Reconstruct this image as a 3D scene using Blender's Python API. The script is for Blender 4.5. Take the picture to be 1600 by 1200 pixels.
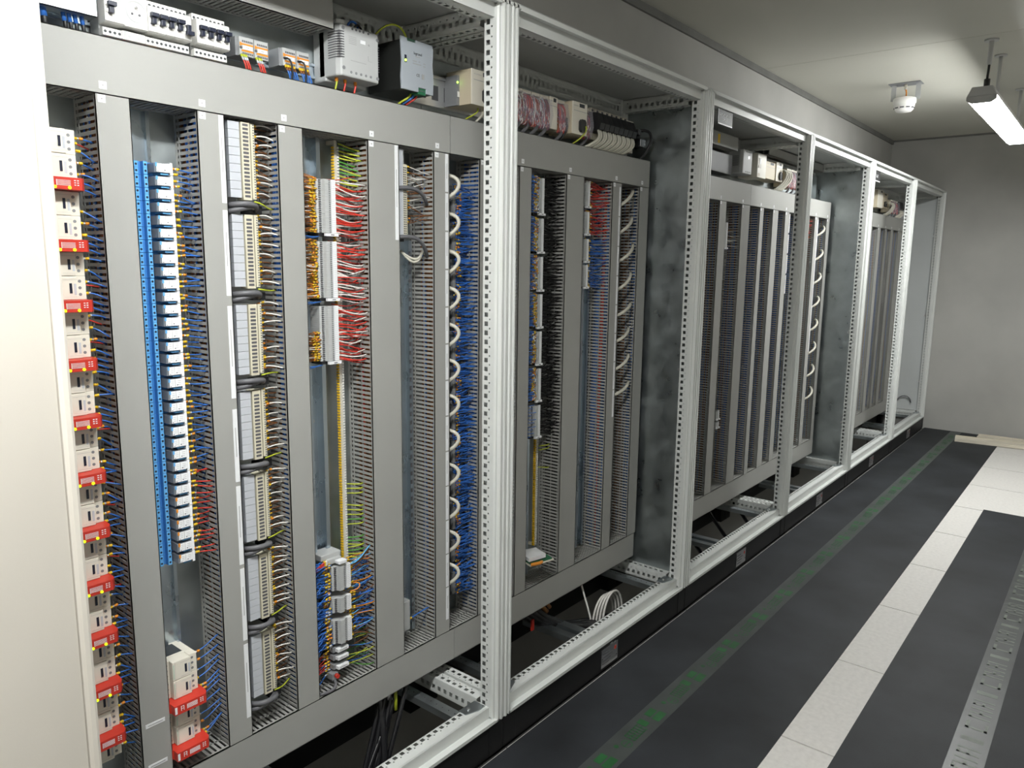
import bpy, math, random
from mathutils import Vector, Matrix
random.seed(7)
for o in list(bpy.data.objects): bpy.data.objects.remove(o, do_unlink=True)
S = bpy.context.scene
COL = S.collection

# ------------------------------------------------------------------ camera
cam = bpy.data.cameras.new('camera'); cam.sensor_width = 36; cam.lens = 1170.06/1600*36
cam.clip_start = .02
co = bpy.data.objects.new('camera', cam); COL.objects.link(co)
YAW, PIT, ROL = 0.68121, 0.15999, 0.01240
fw = Vector((math.cos(YAW)*math.cos(PIT), math.sin(YAW)*math.cos(PIT), -math.sin(PIT)))
rt = Vector((math.sin(YAW), -math.cos(YAW), 0)); up = rt.cross(fw)
r2 = rt*math.cos(ROL)+up*math.sin(ROL); u2 = up*math.cos(ROL)-rt*math.sin(ROL)
M = Matrix((r2, u2, -fw)).transposed().to_4x4(); M.translation = Vector((-1.58433, -1.29938, 1.43918))
co.matrix_world = M
S.camera = co
# ------------------------------------------------------------------ world, exposure (light comes from the ceiling lamps built below)
w = bpy.data.worlds.new('world'); S.world = w; w.use_nodes = True
w.node_tree.nodes['Background'].inputs[0].default_value = (.8, .85, .9, 1)
w.node_tree.nodes['Background'].inputs[1].default_value = 0.0
S.view_settings.view_transform = 'Standard'; S.view_settings.look = 'None'
S.view_settings.exposure = 1.0; S.view_settings.gamma = 1; S.view_settings.use_curve_mapping = False
LAMP_E = 48.0

# ------------------------------------------------------------------ materials
MATS = {}
def mat(name, col=None, rough=.5, metal=0, spec=.5, noise=0, scale=8, bump=0, bscale=200, emit=0, alpha=1, trans=0, stretch=None, coat=0):
    if name in MATS: return MATS[name]
    m = bpy.data.materials.new(name); m.use_nodes = True
    nt = m.node_tree; b = nt.nodes['Principled BSDF']
    c = (*col, 1)
    b.inputs['Base Color'].default_value = c; b.inputs['Roughness'].default_value = rough; b.inputs['Metallic'].default_value = metal
    b.inputs['Specular IOR Level'].default_value = spec
    if coat: b.inputs['Coat Weight'].default_value = coat
    if noise or bump:
        tc = nt.nodes.new('ShaderNodeTexCoord'); mp = nt.nodes.new('ShaderNodeMapping')
        nt.links.new(tc.outputs['Object'], mp.inputs['Vector'])
        if stretch: mp.inputs['Scale'].default_value = stretch
    if noise:
        n = nt.nodes.new('ShaderNodeTexNoise'); n.inputs['Scale'].default_value = scale; n.inputs['Detail'].default_value = 5
        nt.links.new(mp.outputs[0], n.inputs['Vector'])
        r = nt.nodes.new('ShaderNodeMapRange'); r.inputs[1].default_value = .3; r.inputs[2].default_value = .7
        r.inputs[3].default_value = 1-noise; r.inputs[4].default_value = 1+noise
        nt.links.new(n.outputs['Fac'], r.inputs[0])
        mx = nt.nodes.new('ShaderNodeMix'); mx.data_type = 'RGBA'; mx.blend_type = 'MULTIPLY'; mx.inputs[0].default_value = 1
        mx.inputs[6].default_value = c
        cb = nt.nodes.new('ShaderNodeCombineColor')
        for i in range(3): nt.links.new(r.outputs[0], cb.inputs[i])
        nt.links.new(cb.outputs[0], mx.inputs[7]); nt.links.new(mx.outputs[2], b.inputs['Base Color'])
        if metal:
            r3 = nt.nodes.new('ShaderNodeMapRange'); r3.inputs[1].default_value = .3; r3.inputs[2].default_value = .7
            r3.inputs[3].default_value = rough-.1; r3.inputs[4].default_value = rough+.12
            nt.links.new(n.outputs['Fac'], r3.inputs[0]); nt.links.new(r3.outputs[0], b.inputs['Roughness'])
    if bump:
        n2 = nt.nodes.new('ShaderNodeTexNoise'); n2.inputs['Scale'].default_value = bscale; n2.inputs['Detail'].default_value = 3
        nt.links.new(mp.outputs[0], n2.inputs['Vector'])
        bp = nt.nodes.new('ShaderNodeBump'); bp.inputs['Strength'].default_value = bump; bp.inputs['Distance'].default_value = .002
        nt.links.new(n2.outputs['Fac'], bp.inputs['Height']); nt.links.new(bp.outputs[0], b.inputs['Normal'])
    if emit:
        b.inputs['Emission Color'].default_value = c; b.inputs['Emission Strength'].default_value = emit
    if trans: b.inputs['Transmission Weight'].default_value = trans
    if alpha < 1: b.inputs['Alpha'].default_value = alpha
    MATS[name] = m; return m
mat('frame', (.60, .615, .60), .36, noise=.03, scale=3)
mat('sidepaint', (.50, .52, .52), .45, noise=.04, scale=3)
mat('door', (.70, .655, .585), .5, noise=.02, scale=3, bump=.05, bscale=400)
mat('duct', (.335, .335, .318), .55, noise=.03, scale=6, bump=.03)
mat('duct_in', (.335, .335, .318), .55)
mat('galv', (.50, .54, .56), .38, metal=1, noise=.14, scale=7, bump=.03, bscale=60)
mat('plate', (.45, .49, .50), .38, metal=1, noise=.10, scale=14)
mat('sidegalv', (.45, .49, .50), .36, metal=1, noise=.10, scale=14)
mat('rail', (.55, .62, .68), .28, metal=1, noise=.08, scale=5)
mat('steel', (.7, .7, .7), .3, metal=1)
mat('roof', (.40, .41, .40), .5)
mat('black', (.012, .012, .013), .45, noise=.2, scale=5)
mat('blackgloss', (.015, .015, .017), .25)
mat('plinth', (.010, .010, .0105), .45, spec=.35, noise=.3, scale=4, bump=.05)
mat('concrete', (.40, .395, .375), .85, noise=.11, scale=1.7, bump=.15, bscale=40)
mat('trimgrey', (.17, .17, .16), .8, noise=.15, scale=6)
mat('ceil', (.56, .55, .49), .6, noise=.04, scale=1.2)
mat('farwall', (.55, .54, .5), .8, noise=.05, scale=1)
mat('tile', (.62, .60, .575), .55, noise=.06, scale=60)
mat('joint', (.03, .03, .03), .9)
mat('mat_rubber', (.0175, .0195, .0230), .6, spec=.3, noise=.5, scale=3, bump=.12, bscale=250)
mat('tape', (.045, .050, .049), .4, noise=.25, scale=9)
mat('print_green', (.012, .085, .022), .45, noise=.35, scale=12)
mat('print_grey', (.12, .14, .115), .5, noise=.35, scale=14)
mat('board', (.62, .57, .47), .6, noise=.05)
mat('white', (.78, .77, .74), .45)
mat('label', (.80, .81, .83), .4)
mat('labelgrey', (.50, .52, .56), .35, noise=.03)
mat('ink', (.10, .10, .11), .5)
mat('inkgrey', (.38, .38, .38), .5)
mat('ivory', (.74, .70, .61), .42)
mat('ivory_dark', (.60, .56, .48), .45)
mat('beige', (.60, .52, .38), .45)
mat('beigepale', (.62, .58, .45), .5)
mat('lightgrey', (.46, .47, .47), .45)
mat('midgrey', (.22, .225, .235), .5)
mat('darkgrey', (.05, .055, .06), .5)
mat('navy', (.012, .016, .035), .35)
mat('red', (.55, .035, .02), .4)
mat('red_wire', (.60, .045, .03), .4)
mat('pinkred', (.50, .06, .04), .4)
mat('blue', (.045, .20, .52), .4)
mat('blue_light', (.12, .38, .72), .4)
mat('blue_wire', (.032, .15, .52), .38)
mat('white_wire', (.78, .76, .72), .4)
mat('cable_white', (.58, .56, .48), .42)
mat('cable_grey', (.12, .12, .13), .45)
mat('brown_wire', (.20, .075, .022), .4)
mat('orange_wire', (.70, .24, .02), .4)
mat('orange', (.72, .26, .02), .45)
mat('yellow', (.78, .50, .02), .4)
mat('yg', (.42, .48, .03), .4)
mat('green_wire', (.08, .30, .04), .4)
mat('skyblue', (.12, .42, .75), .4)
mat('black_wire', (.008, .008, .009), .4)
mat('green', (.02, .13, .06), .45)
mat('mint', (.45, .58, .48), .5)
mat('psu_dark', (.035, .037, .035), .35, metal=.5)
mat('psu_face', (.45, .49, .54), .35, metal=.3)
mat('copper', (.45, .22, .09), .4, metal=.6)
mat('clear', (.75, .72, .8), .12, alpha=.16)
mat('purple', (.16, .05, .10), .4)
mat('smoke_clear', (.25, .27, .30), .2, alpha=.65)
mat('led_green', (.35, 1, .05), .4, emit=4)
mat('led_yellow', (.50, .85, .01), .4, emit=.9)
mat('diffuser', (.985, 1, .98), .4, emit=LAMP_E)
mat('lampbody', (.5, .5, .5), .45)

# ------------------------------------------------------------------ mesh helpers
class MB:
    def __init__(s): s.v = []; s.f = []; s.m = []; s.mats = []; s.sm = []
    def mi(s, n):
        if n not in s.mats: s.mats.append(n)
        return s.mats.index(n)
    def face(s, idx, m, smooth=False): s.f.append(idx); s.m.append(m); s.sm.append(smooth)
    def box(s, x0, x1, y0, y1, z0, z1, m='frame'):
        k = s.mi(m); n = len(s.v)
        for z in (z0, z1):
            for x, y in ((x0, y0), (x1, y0), (x1, y1), (x0, y1)): s.v.append((x, y, z))
        for q in ((3, 2, 1, 0), (4, 5, 6, 7), (0, 1, 5, 4), (1, 2, 6, 5), (2, 3, 7, 6), (3, 0, 4, 7)):
            s.face(tuple(n+i for i in q), k)
        return s
    def quad(s, a, b, c, d, m='frame'):
        k = s.mi(m); n = len(s.v); s.v += [tuple(a), tuple(b), tuple(c), tuple(d)]; s.face((n, n+1, n+2, n+3), k); return s
    def prism(s, pts, axis, a, b, m='frame', smooth=False, closed=True):
        """polygon in the plane normal to axis, extruded a..b (x: pts=(y,z); y: (x,z); z: (x,y))"""
        k = s.mi(m); n = len(s.v); N = len(pts)
        for t in (a, b):
            for p, q in pts:
                s.v.append((t, p, q) if axis == 'x' else (p, t, q) if axis == 'y' else (p, q, t))
        for i in range(N if closed else N-1):
            j = (i+1) % N; s.face((n+i, n+j, n+N+j, n+N+i), k, smooth)
        if closed:
            s.face(tuple(n+i for i in range(N))[::-1], k); s.face(tuple(n+N+i for i in range(N)), k)
        return s
    def tube(s, pts, r, n=6, m='black', cap=True):
        k = s.mi(m); base = len(s.v); P = [Vector(p) for p in pts]; N = len(P)
        rr = r if isinstance(r, (list, tuple)) else [r]*N
        prev = None
        for i in range(N):
            t = (P[min(i+1, N-1)]-P[max(i-1, 0)])
            t = t.normalized() if t.length > 1e-9 else Vector((0, 0, 1))
            if prev is None:
                a = Vector((0, 0, 1)) if abs(t.z) < .9 else Vector((1, 0, 0))
                u = t.cross(a).normalized()
            else:
                u = (prev-t*prev.dot(t))
                u = u.normalized() if u.length > 1e-6 else t.orthogonal().normalized()
            prev = u; v = t.cross(u)
            for j in range(n):
                a = 2*math.pi*j/n; s.v.append(tuple(P[i]+(u*math.cos(a)+v*math.sin(a))*rr[i]))
        for i in range(N-1):
            for j in range(n):
                jj = (j+1) % n; s.face((base+i*n+j, base+i*n+jj, base+(i+1)*n+jj, base+(i+1)*n+j), k, True)
        if cap:
            s.face(tuple(base+j for j in range(n))[::-1], k); s.face(tuple(base+(N-1)*n+j for j in range(n)), k)
        return s
    def cyl(s, p0, p1, r, n=10, m='black'): return s.tube([p0, p1], r, n, m)
    def disc(s, c, r, axis='y', n=10, m='ink', h=.0006, back=.001):
        d = {'x': Vector((1, 0, 0)), 'y': Vector((0, 1, 0)), 'z': Vector((0, 0, 1))}[axis]; c = Vector(c)
        return s.tube([c-d*h, c+d*back], r, n, m)
BASE = {}
def tag(o, label=None, cat=None, group=None, kind=None):
    if label: o['label'] = label
    if cat: o['category'] = cat
    if group: o['group'] = group
    if kind: o['kind'] = kind
    return o
def thing(name, base, label, cat, group=None):
    o = bpy.data.objects.new(name, None); o.empty_display_size = .02; COL.objects.link(o); o.location = base; BASE[o.name] = Vector(base)
    return tag(o, label, cat, group)
def obj(name, mb, parent=None, base=None, bevel=0, label=None):
    if parent is not None: B = BASE[parent.name]
    elif base is not None: B = Vector(base)
    else:
        xs = [v[0] for v in mb.v]; ys = [v[1] for v in mb.v]; zs = [v[2] for v in mb.v]
        B = Vector(((min(xs)+max(xs))/2, (min(ys)+max(ys))/2, min(zs)))
    me = bpy.data.meshes.new(name)
    me.from_pydata([(v[0]-B.x, v[1]-B.y, v[2]-B.z) for v in mb.v], [], mb.f)
    for n in mb.mats: me.materials.append(MATS[n])
    me.polygons.foreach_set('material_index', mb.m); me.polygons.foreach_set('use_smooth', mb.sm); me.update()
    o = bpy.data.objects.new(name, me); COL.objects.link(o); BASE[o.name] = B
    if parent is not None: o.parent = parent
    else: o.location = B
    if bevel:
        bv = o.modifiers.new('bevel', 'BEVEL'); bv.width = bevel; bv.segments = 2; bv.limit_method = 'ANGLE'; bv.angle_limit = .9
    if label: o['label'] = label
    return o
def copy_tree(o, d=(0, 0, 0), parent=None, label=None):
    c = o.copy(); COL.objects.link(c); BASE[c.name] = BASE[o.name]+Vector(d)
    if parent is None: c.location = o.location+Vector(d)
    else: c.parent = parent
    if label: c['label'] = label
    for ch in o.children: copy_tree(ch, d, c)
    return c
def inst(name, src, d, parent=None):
    """another object sharing src's mesh, shifted by d"""
    c = bpy.data.objects.new(name, src.data); COL.objects.link(c)
    for m in src.modifiers:
        n = c.modifiers.new(m.name, m.type); n.width = m.width; n.segments = m.segments; n.limit_method = m.limit_method; n.angle_limit = m.angle_limit
    BASE[c.name] = BASE[src.name]+Vector(d)
    if parent is not None: c.parent = parent; c.location = BASE[c.name]-BASE[parent.name]
    else: c.location = BASE[c.name]
    return c
def struct(name, mb): return tag(obj(name, mb, base=(0, 0, 0)), kind='structure')
def text_mb(txt, size, origin, xdir=(1, 0, 0), updir=(0, 0, 1), m='ink', depth=.0003):
    cu = bpy.data.curves.new('t', 'FONT'); cu.body = txt; cu.size = size; cu.extrude = depth; cu.align_x = 'CENTER'; cu.align_y = 'CENTER'; cu.resolution_u = 2
    to = bpy.data.objects.new('t', cu); me = bpy.data.meshes.new_from_object(to)
    mb = MB(); k = mb.mi(m); X = Vector(xdir); U = Vector(updir); N = X.cross(U); O = Vector(origin)
    for v in me.vertices: mb.v.append(tuple(O+X*v.co.x+U*v.co.y+N*v.co.z))
    for p in me.polygons: mb.face(tuple(p.vertices), k)
    bpy.data.objects.remove(to); bpy.data.curves.remove(cu); bpy.data.meshes.remove(me)
    return mb
def bez(p0, p1, p2, p3, n=7):
    P = [Vector(p) for p in (p0, p1, p2, p3)]; out = []
    for i in range(n):
        t = i/(n-1); a = 1-t
        out.append(P[0]*a**3+P[1]*3*a*a*t+P[2]*3*a*t*t+P[3]*t**3)
    return out
ORD = ['topmost', 'second', 'third', 'fourth', 'fifth', 'sixth', 'seventh', 'eighth', 'ninth', 'tenth', 'eleventh', 'twelfth', 'thirteenth', 'fourteenth', 'fifteenth', 'sixteenth', 'seventeenth', 'eighteenth', 'nineteenth', 'twentieth', 'twenty-first', 'twenty-second', 'twenty-third', 'twenty-fourth', 'twenty-fifth', 'twenty-sixth', 'twenty-seventh']
YF, YP = .235, .335        # front of the wiring ducts, mounting plate
ZT0, ZT1 = 1.745, 1.848    # top duct
ZB0, ZB1 = .192, .294      # bottom duct

# ================================================================== the room
fl = MB(); fl.box(-4, 6.02, -2.8, .03, -.06, -.012, 'joint')
floor = struct('floor', fl)
t0 = None
for r in range(5):
    for c in range(-5, 10):
        x0 = .006+c*.596; x1 = x0+.596; y1 = -.004-r*.6; y0 = y1-.6
        if t0 is None:
            m = MB(); m.box(x0+.003, x1-.003, y0+.003, y1-.003, -.012, 0, 'tile'); t0 = obj('floor_tile', m, floor)
            T0 = (x0, y0)
        else: inst('floor_tile', t0, (x0-T0[0], y0-T0[1], 0), floor)
m = MB(); m.box(-4, 6.02, .03, .478, -.42, -.40, 'concrete'); m.box(-4, 6.02, .025, .03, -.4, -.012, 'concrete'); m.box(-4, 6.02, .470, .478, -.40, .0, 'concrete'); struct('floor_pit', m)
m = MB(); m.box(-4, 6.02, .478, .60, -.42, 2.6, 'concrete'); struct('wall_back', m)
m = MB(); m.box(6.02, 6.15, -2.8, .60, -.42, 2.6, 'concrete'); struct('wall_end', m)
m = MB(); m.box(-4, 6.15, -2.95, -2.8, -.06, 2.6, 'farwall'); struct('wall_front', m)
m = MB(); m.box(-4.15, -4, -2.95, .60, -.42, 2.6, 'farwall'); struct('wall_left', m)
ce = MB(); ce.box(-4.15, 6.15, -2.95, .6, 2.575, 2.66, 'joint'); ceil = struct('ceiling', ce)
for a, b in ((-4, -.106), (-.102, 2.886), (2.89, 6.02)):
    m = MB(); m.box(a, b, -2.8, .474, 2.57, 2.576, 'ceil'); obj('ceiling_panel', m, ceil)
m = MB(); m.box(-4, 6.02, .466, .478, 2.535, 2.57, 'trimgrey'); struct('trim_1', m)
m = MB(); m.box(6.012, 6.02, -2.8, .478, 2.555, 2.57, 'trimgrey'); struct('trim_2', m)

# ---- floor mats with printed tape
def floor_mat(x0, x1, y0, y1, ty, tapew, tm, pm, label, greens):
    t = thing('floor_mat', ((x0+x1)/2, (y0+y1)/2, 0), label, 'mat')
    m = MB(); m.box(x0, x1, y0, y1, 0, .004, 'mat_rubber'); obj('rubber_sheet', m, t)
    m = MB(); m.box(x0+.01, x1-.01, ty-tapew/2, ty+tapew/2, .0035, .0046, tm); tp = obj('printed_tape', m, t)
    m = MB(); z0, z1 = .0045, .0049
    x = x0+.12; rng = random.Random(5); k = 0
    while x < x1-.3:
        if greens:
            h = .030
            def ln(a, b, c, d): m.box(x+a, x+b, ty+c, ty+d, z0, z1, pm)
            ln(.0, .055, -h, -.004); ln(.004, .05, .002, h-.004)          # big square, cut in two
            # dot and ring
            m.tube([(x+.105, ty+.008, z0), (x+.105, ty+.008, z1)], .008, 12, pm)
            for i in range(16):
                a = 2*math.pi*i/16; b = 2*math.pi*(i+1)/16
                m.quad(*[(x+.137+r*math.cos(q), ty-.010+r*math.sin(q), z1) for r, q in ((.015, a), (.018, a), (.018, b), (.015, b))], m=pm)
            m.box(x+.123, x+.151, ty-.0115, ty-.0085, z0, z1, pm)
            for i in range(6):                                             # blocky characters, too worn to read
                u = x+.165+i*.0135
                for j in range(3): m.box(u, u+.010, ty-.022+j*.017, ty-.017+j*.017, z0, z1, pm)
                m.box(u, u+.003, ty-.022, ty+.017, z0, z1, pm)
            m.box(x+.248, x+.276, ty-.012, ty+.022, z0, z1, pm)
        else:
            m.box(x, x+.05, ty-.03, ty-.022, z0, z1, pm); m.box(x, x+.05, ty+.02, ty+.03, z0, z1, pm); m.box(x, x+.012, ty-.03, ty+.03, z0, z1, pm)
            for i in range(5):
                u = x+.075+i*.03
                m.box(u, u+.008, ty-.03, ty+.03, z0, z1, pm)
                if i % 2: m.box(u, u+.022, ty-.004, ty+.004, z0, z1, pm)
                if i % 3 == 0: m.box(u, u+.022, ty+.022, ty+.03, z0, z1, pm)
            m.box(x+.245, x+.27, ty-.03, ty+.03, z0, z1, pm)
        x += .2995 if greens else .32; k += 1
    o = obj('tape_print', m, tp); o['kind'] = 'stuff'
    return t
floor_mat(-3.9, 5.99, -.622, -.012, -.268, .085, 'tape', 'print_green', 'dark rubber floor mat with green printed tape beside the cabinet plinths', True)
floor_mat(-3.9, 3.60, -1.55, -.780, -1.085, .095, 'tape', 'print_grey', 'dark rubber floor mat with a pale grey printed tape, ending at bare white tiles', False)
for i, (x, y, l, wd, rz, z, lb) in enumerate(((5.66, -.62, .16, .62, .12, .0042, 'beige trunking board lying flat on the floor by the end wall'), (5.84, -.78, .12, .66, .02, .0042, 'beige board lying on the floor right against the end wall'))):
    m = MB(); m.box(-l/2, l/2, -wd/2, wd/2, 0, .018, 'board'); m.box(-l/2, -l/2+.006, -wd/2, wd/2, .018, .026, 'board'); m.box(l/2-.006, l/2, -wd/2, wd/2, .018, .026, 'board')
    m.prism([(-l/2, 0), (l/2, 0), (l/2, .012)], 'y', -wd/2-.03, -wd/2, 'board')
    o = obj('trunking_board', m, base=(0, 0, 0)); o.location = (x, y, z); o.rotation_euler = (0, 0, rz); tag(o, lb, 'board')

# ---- ceiling lamps (the only light in the room)
def lamp(x0, x1, y, z, label, name='linear_lamp'):
    t = thing(name, ((x0+x1)/2, y, z), label, 'lamp', None)
    m = MB()
    m.prism([(y-.065, z+.03), (y-.045, z+.075), (y+.045, z+.075), (y+.065, z+.03)], 'x', x0, x1, 'lampbody'); obj('housing', m, t, bevel=.004)
    m = MB(); m.prism([(y-.06, z+.031), (y-.06, z+.012), (y-.04, z), (y+.04, z), (y+.06, z+.012), (y+.06, z+.031)], 'x', x0+.012, x1-.012, 'diffuser'); obj('diffuser', m, t)
    for xx in (x0, x1-.012):
        m = MB(); m.prism([(y-.064, z+.03), (y-.064, z+.012), (y-.042, z-.003), (y+.042, z-.003), (y+.064, z+.012), (y+.064, z+.03)], 'x', xx, xx+.012, 'lampbody'); obj('end_cap', m, t)
    for xx in (x0+.48, x1-.12):
        m = MB(); m.cyl((xx, y, z+.075), (xx, y, 2.57), .009, 8, 'lampbody'); m.cyl((xx, y, 2.562), (xx, y, 2.57), .03, 12, 'lampbody'); obj('suspension_rod', m, t)
    m = MB(); m.cyl((x0+.13, y, 2.45), (x0+.13, y, 2.57), .011, 8, 'lampbody'); m.cyl((x0+.13, y, 2.562), (x0+.13, y, 2.57), .032, 12, 'lampbody'); obj('conduit', m, t)
    m = MB(); m.tube(bez((x0+.13, y, 2.45), (x0+.13, y, 2.40), (x0+.10, y, 2.39), (x0+.12, y, z+.12)), .006, 6, 'black'); m.cyl((x0+.12, y, z+.13), (x0+.12, y, z+.07), .014, 8, 'black'); obj('power_lead', m, t)
lamp(2.86, 4.44, -.645, 2.25, 'linear lamp hanging on rods above the aisle, beyond the smoke detector')
lamp(-2.10, -.52, -.645, 2.25, 'linear lamp hanging above the aisle in front of the open cabinets', 'linear_lamp_offscreen')

# ---- smoke detector
t = thing('smoke_detector', (3.75, -.10, 2.57), 'white round smoke detector hung from a steel bracket on the ceiling', 'detector')
m = MB(); m.box(3.70, 3.80, -.19, -.01, 2.566, 2.57, 'midgrey'); obj('ceiling_plate', m, t)
for yy in (-.172, -.033):
    m = MB(); m.box(3.7485, 3.7515, yy-.014, yy+.014, 2.472, 2.568, 'lightgrey'); obj('bracket_arm', m, t)
m = MB(); m.tube([(3.75, -.10, z) for z in (2.485, 2.48, 2.455, 2.45, 2.43, 2.415, 2.404, 2.402)], [.060, .066, .066, .060, .058, .052, .044, .0], 24, 'white'); d = obj('detector_head', m, t)
m = MB()
for i in range(10):
    a = 2*math.pi*i/10; c = Vector((3.75+.054*math.cos(a), -.10+.054*math.sin(a), 2.424)); tn = Vector((-math.sin(a), math.cos(a), 0))
    m.tube([c-tn*.011, c+tn*.011], .0045, 6, 'ink')
obj('vent_slots', m, d)['kind'] = 'stuff'
m = MB(); m.tube(bez((3.75, -.10, 2.566), (3.75, -.09, 2.54), (3.75, -.12, 2.52), (3.75, -.10, 2.48)), .004, 6, 'orange_wire'); m.cyl((3.75, -.10, 2.535), (3.75, -.10, 2.568), .009, 8, 'ivory_dark'); obj('lead', m, t)

# ================================================================== cabinets
def perf(mb, O, U, V, L, W, pitch, sq, sm, m='frame', u0=None):
    """perforated sheet: O origin, U along, V across; sq=(v0,v1,len) square holes; sm=(v0,v1,len) small holes half a pitch on"""
    O = Vector(O); U = Vector(U); V = Vector(V)
    def q(a, b, c, d): mb.quad(O+U*a+V*c, O+U*b+V*c, O+U*b+V*d, O+U*a+V*d, m)
    q(0, L, 0, sq[0]); q(0, L, sq[1], sm[0]); q(0, L, sm[1], W)
    n = int((L-.03)/pitch); st = (L-n*pitch)/2 if u0 is None else u0
    prev = 0; ps = 0
    for i in range(n):
        c = st+(i+.5)*pitch
        q(prev, c-sq[2]/2, sq[0], sq[1]); prev = c+sq[2]/2
        c2 = c+pitch/2
        q(ps, c2-sm[2]/2, sm[0], sm[1]); ps = c2+sm[2]/2
    q(prev, L, sq[0], sq[1]); q(ps, L, sm[0], sm[1])
def cabinet(X, label):
    t = thing('cabinet', (X+.6, .2, 0), label, 'cabinet', None)
    e = .0008
    # front posts
    for sgn, xo in ((1, X+e), (-1, X+1.2-e)):
        def P(a, y): return (xo+sgn*(.04-a), y)
        # profile from the perforated flange round the ribbed front to the seam and back
        pr = [P(0, .016), P(.004, .011), P(.010, .011), P(.012, 0), P(.018, 0), P(.020, .006), P(.026, .006), P(.028, 0), P(.034, 0), P(.036, .004), P(.04, .004), P(.04, .058), P(0, .058)]
        m = MB(); m.prism(pr, 'z', .1, 2.1, 'frame', closed=False); o = obj('post', m, t)
        m = MB(); perf(m, (P(0, 0)[0], .058, .112), (0, 0, 1), (0, -1, 0), 1.976, .042, .025, (.007, .019, .0125), (.023, .0275, .0045)); obj('perforated_flange', m, o)
    for xo in (X+e, X+1.16-e):
        m = MB(); m.box(xo, xo+.04, .36, .398, .1, 2.1, 'frame'); obj('rear_post', m, t)
    xa, xb = X+.04, X+1.16
    # front rails: bottom and top
    m = MB()
    m.box(xa, xb, .024, .030, .100, .142, 'frame'); m.box(xa-.018, xb+.018, 0, .026, .100, .107, 'frame'); m.box(xa, xb, 0, .004, .107, .110, 'frame')
    m.box(xa, xb, .072, .074, .100, .142, 'frame')
    o = obj('bottom_rail', m, t)
    m = MB(); perf(m, (xa, .074, .142), (1, 0, 0), (0, -1, 0), 1.12, .048, .025, (.005, .016, .0125), (.0175, .0215, .0045)); obj('perforated_flange', m, o)
    m = MB()
    m.box(xa, xb, .024, .030, 2.058, 2.100, 'frame'); m.box(xa-.038, xb+.038, 0, .026, 2.092, 2.100, 'frame'); m.box(xa, xb, 0, .004, 2.088, 2.092, 'frame')
    m.box(xa, xb, .072, .074, 2.058, 2.1, 'frame')
    o = obj('top_rail', m, t)
    m = MB(); perf(m, (xa, .074, 2.058), (1, 0, 0), (0, -1, 0), 1.12, .048, .025, (.005, .016, .0125), (.0175, .0215, .0045)); obj('perforated_flange', m, o)
    # back rails
    for z0, nm in ((2.03, 'rear_top_rail'), (.1, 'rear_bottom_rail')):
        m = MB(); m.box(xa, xb, .366, .372, z0+.062, z0+.068, 'frame'); m.box(xa, xb, .366, .372, z0, z0+.006, 'frame'); m.box(xa, xb, .390, .397, z0, z0+.068, 'frame'); o = obj(nm, m, t)
        m = MB(); perf(m, (xa, .366, z0), (1, 0, 0), (0, 0, 1), 1.12, .068, .025, (.020, .040, .0115), (.048, .053, .005)); obj('perforated_flange', m, o)
    # side rails
    for xs, nx in ((X+.040, 1), (X+1.160, -1)):
        for z0, nm in ((2.045, 'side_top_rail'), (.1, 'side_bottom_rail')):
            zz = z0+.05 if z0 < 1 else z0
            m = MB()
            if z0 < 1: m.box(min(xs, xs-nx*.036), max(xs, xs-nx*.036), .074, .362, z0, z0+.004, 'frame')
            else: m.box(min(xs, xs-nx*.036), max(xs, xs-nx*.036), .074, .362, z0+.046, z0+.05, 'frame')
            m.box(min(xs-nx*.034, xs-nx*.036), max(xs-nx*.034, xs-nx*.036), .074, .362, z0, z0+.05, 'frame')
            o = obj(nm, m, t)
            m = MB(); perf(m, (xs, .074, z0), (0, 1, 0), (0, 0, 1), .288, .05, .025, (.013, .027, .0125), (.034, .038, .0045))
            perf(m, (xs, .074, zz), (0, 1, 0), (-nx, 0, 0), .288, .036, .025, (.010, .021, .0125), (.025, .029, .0045)); obj('perforated_flange', m, o)
    m = MB(); m.box(X+e, X+1.2-e, .003, .398, 2.1005, 2.104, 'roof'); m.box(X+.03, X+1.17, .06, .37, 2.0965, 2.1005, 'roof'); obj('roof_panel', m, t)
    m = MB(); m.box(X+.04, X+1.16, .398, .400, .1, 2.1, 'roof'); obj('rear_panel', m, t)
    # galvanised cross bars and corner brackets in the open base
    for dx, yy0, yy1, zz in ((.545, .03, .36, .085), (.595, .03, .36, .092), (1.085, .03, .36, .112), (.125, .03, .36, .112)):
        m = MB(); m.box(X+dx, X+dx+.035, yy0, yy1, zz, zz+.002, 'galv'); m.box(X+dx, X+dx+.002, yy0, yy1, zz-.02, zz, 'galv'); m.box(X+dx+.033, X+dx+.035, yy0, yy1, zz-.02, zz, 'galv'); o = obj('cross_bar', m, t)
        if zz > .1:
            m = MB()
            for i in range(12): m.disc((X+dx+.018, .06+i*.025, zz+.0024), .0025, 'z', 6, 'ink', h=.0002, back=.0006)
            obj('bar_hole', m, o)['kind'] = 'stuff'
    for dx, sx in ((.045, 1), (1.155, -1)):
        m = MB(); m.prism([(X+dx, .078), (X+dx+sx*.07, .078), (X+dx+sx*.07, .05), (X+dx+sx*.03, .035), (X+dx, .035)][::sx], 'z', .1425, .1445, 'galv')
        m.disc((X+dx+sx*.045, .062, .1465), .005, 'z', 8, 'steel', h=.002, back=.002); obj('corner_bracket', m, t)
    # plinth
    m = MB(); m.box(X+.062, X+1.138, .006, .020, 0, .098, 'plinth'); o = obj('plinth_panel', m, t)
    m = MB(); m.box(X+.062, X+1.138, .0055, .0065, .092, .0955, 'darkgrey'); obj('plinth_lip', m, o)
    m = MB(); m.box(X+.062, X+1.138, .382, .396, 0, .098, 'plinth'); obj('rear_plinth_panel', m, t)
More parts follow.
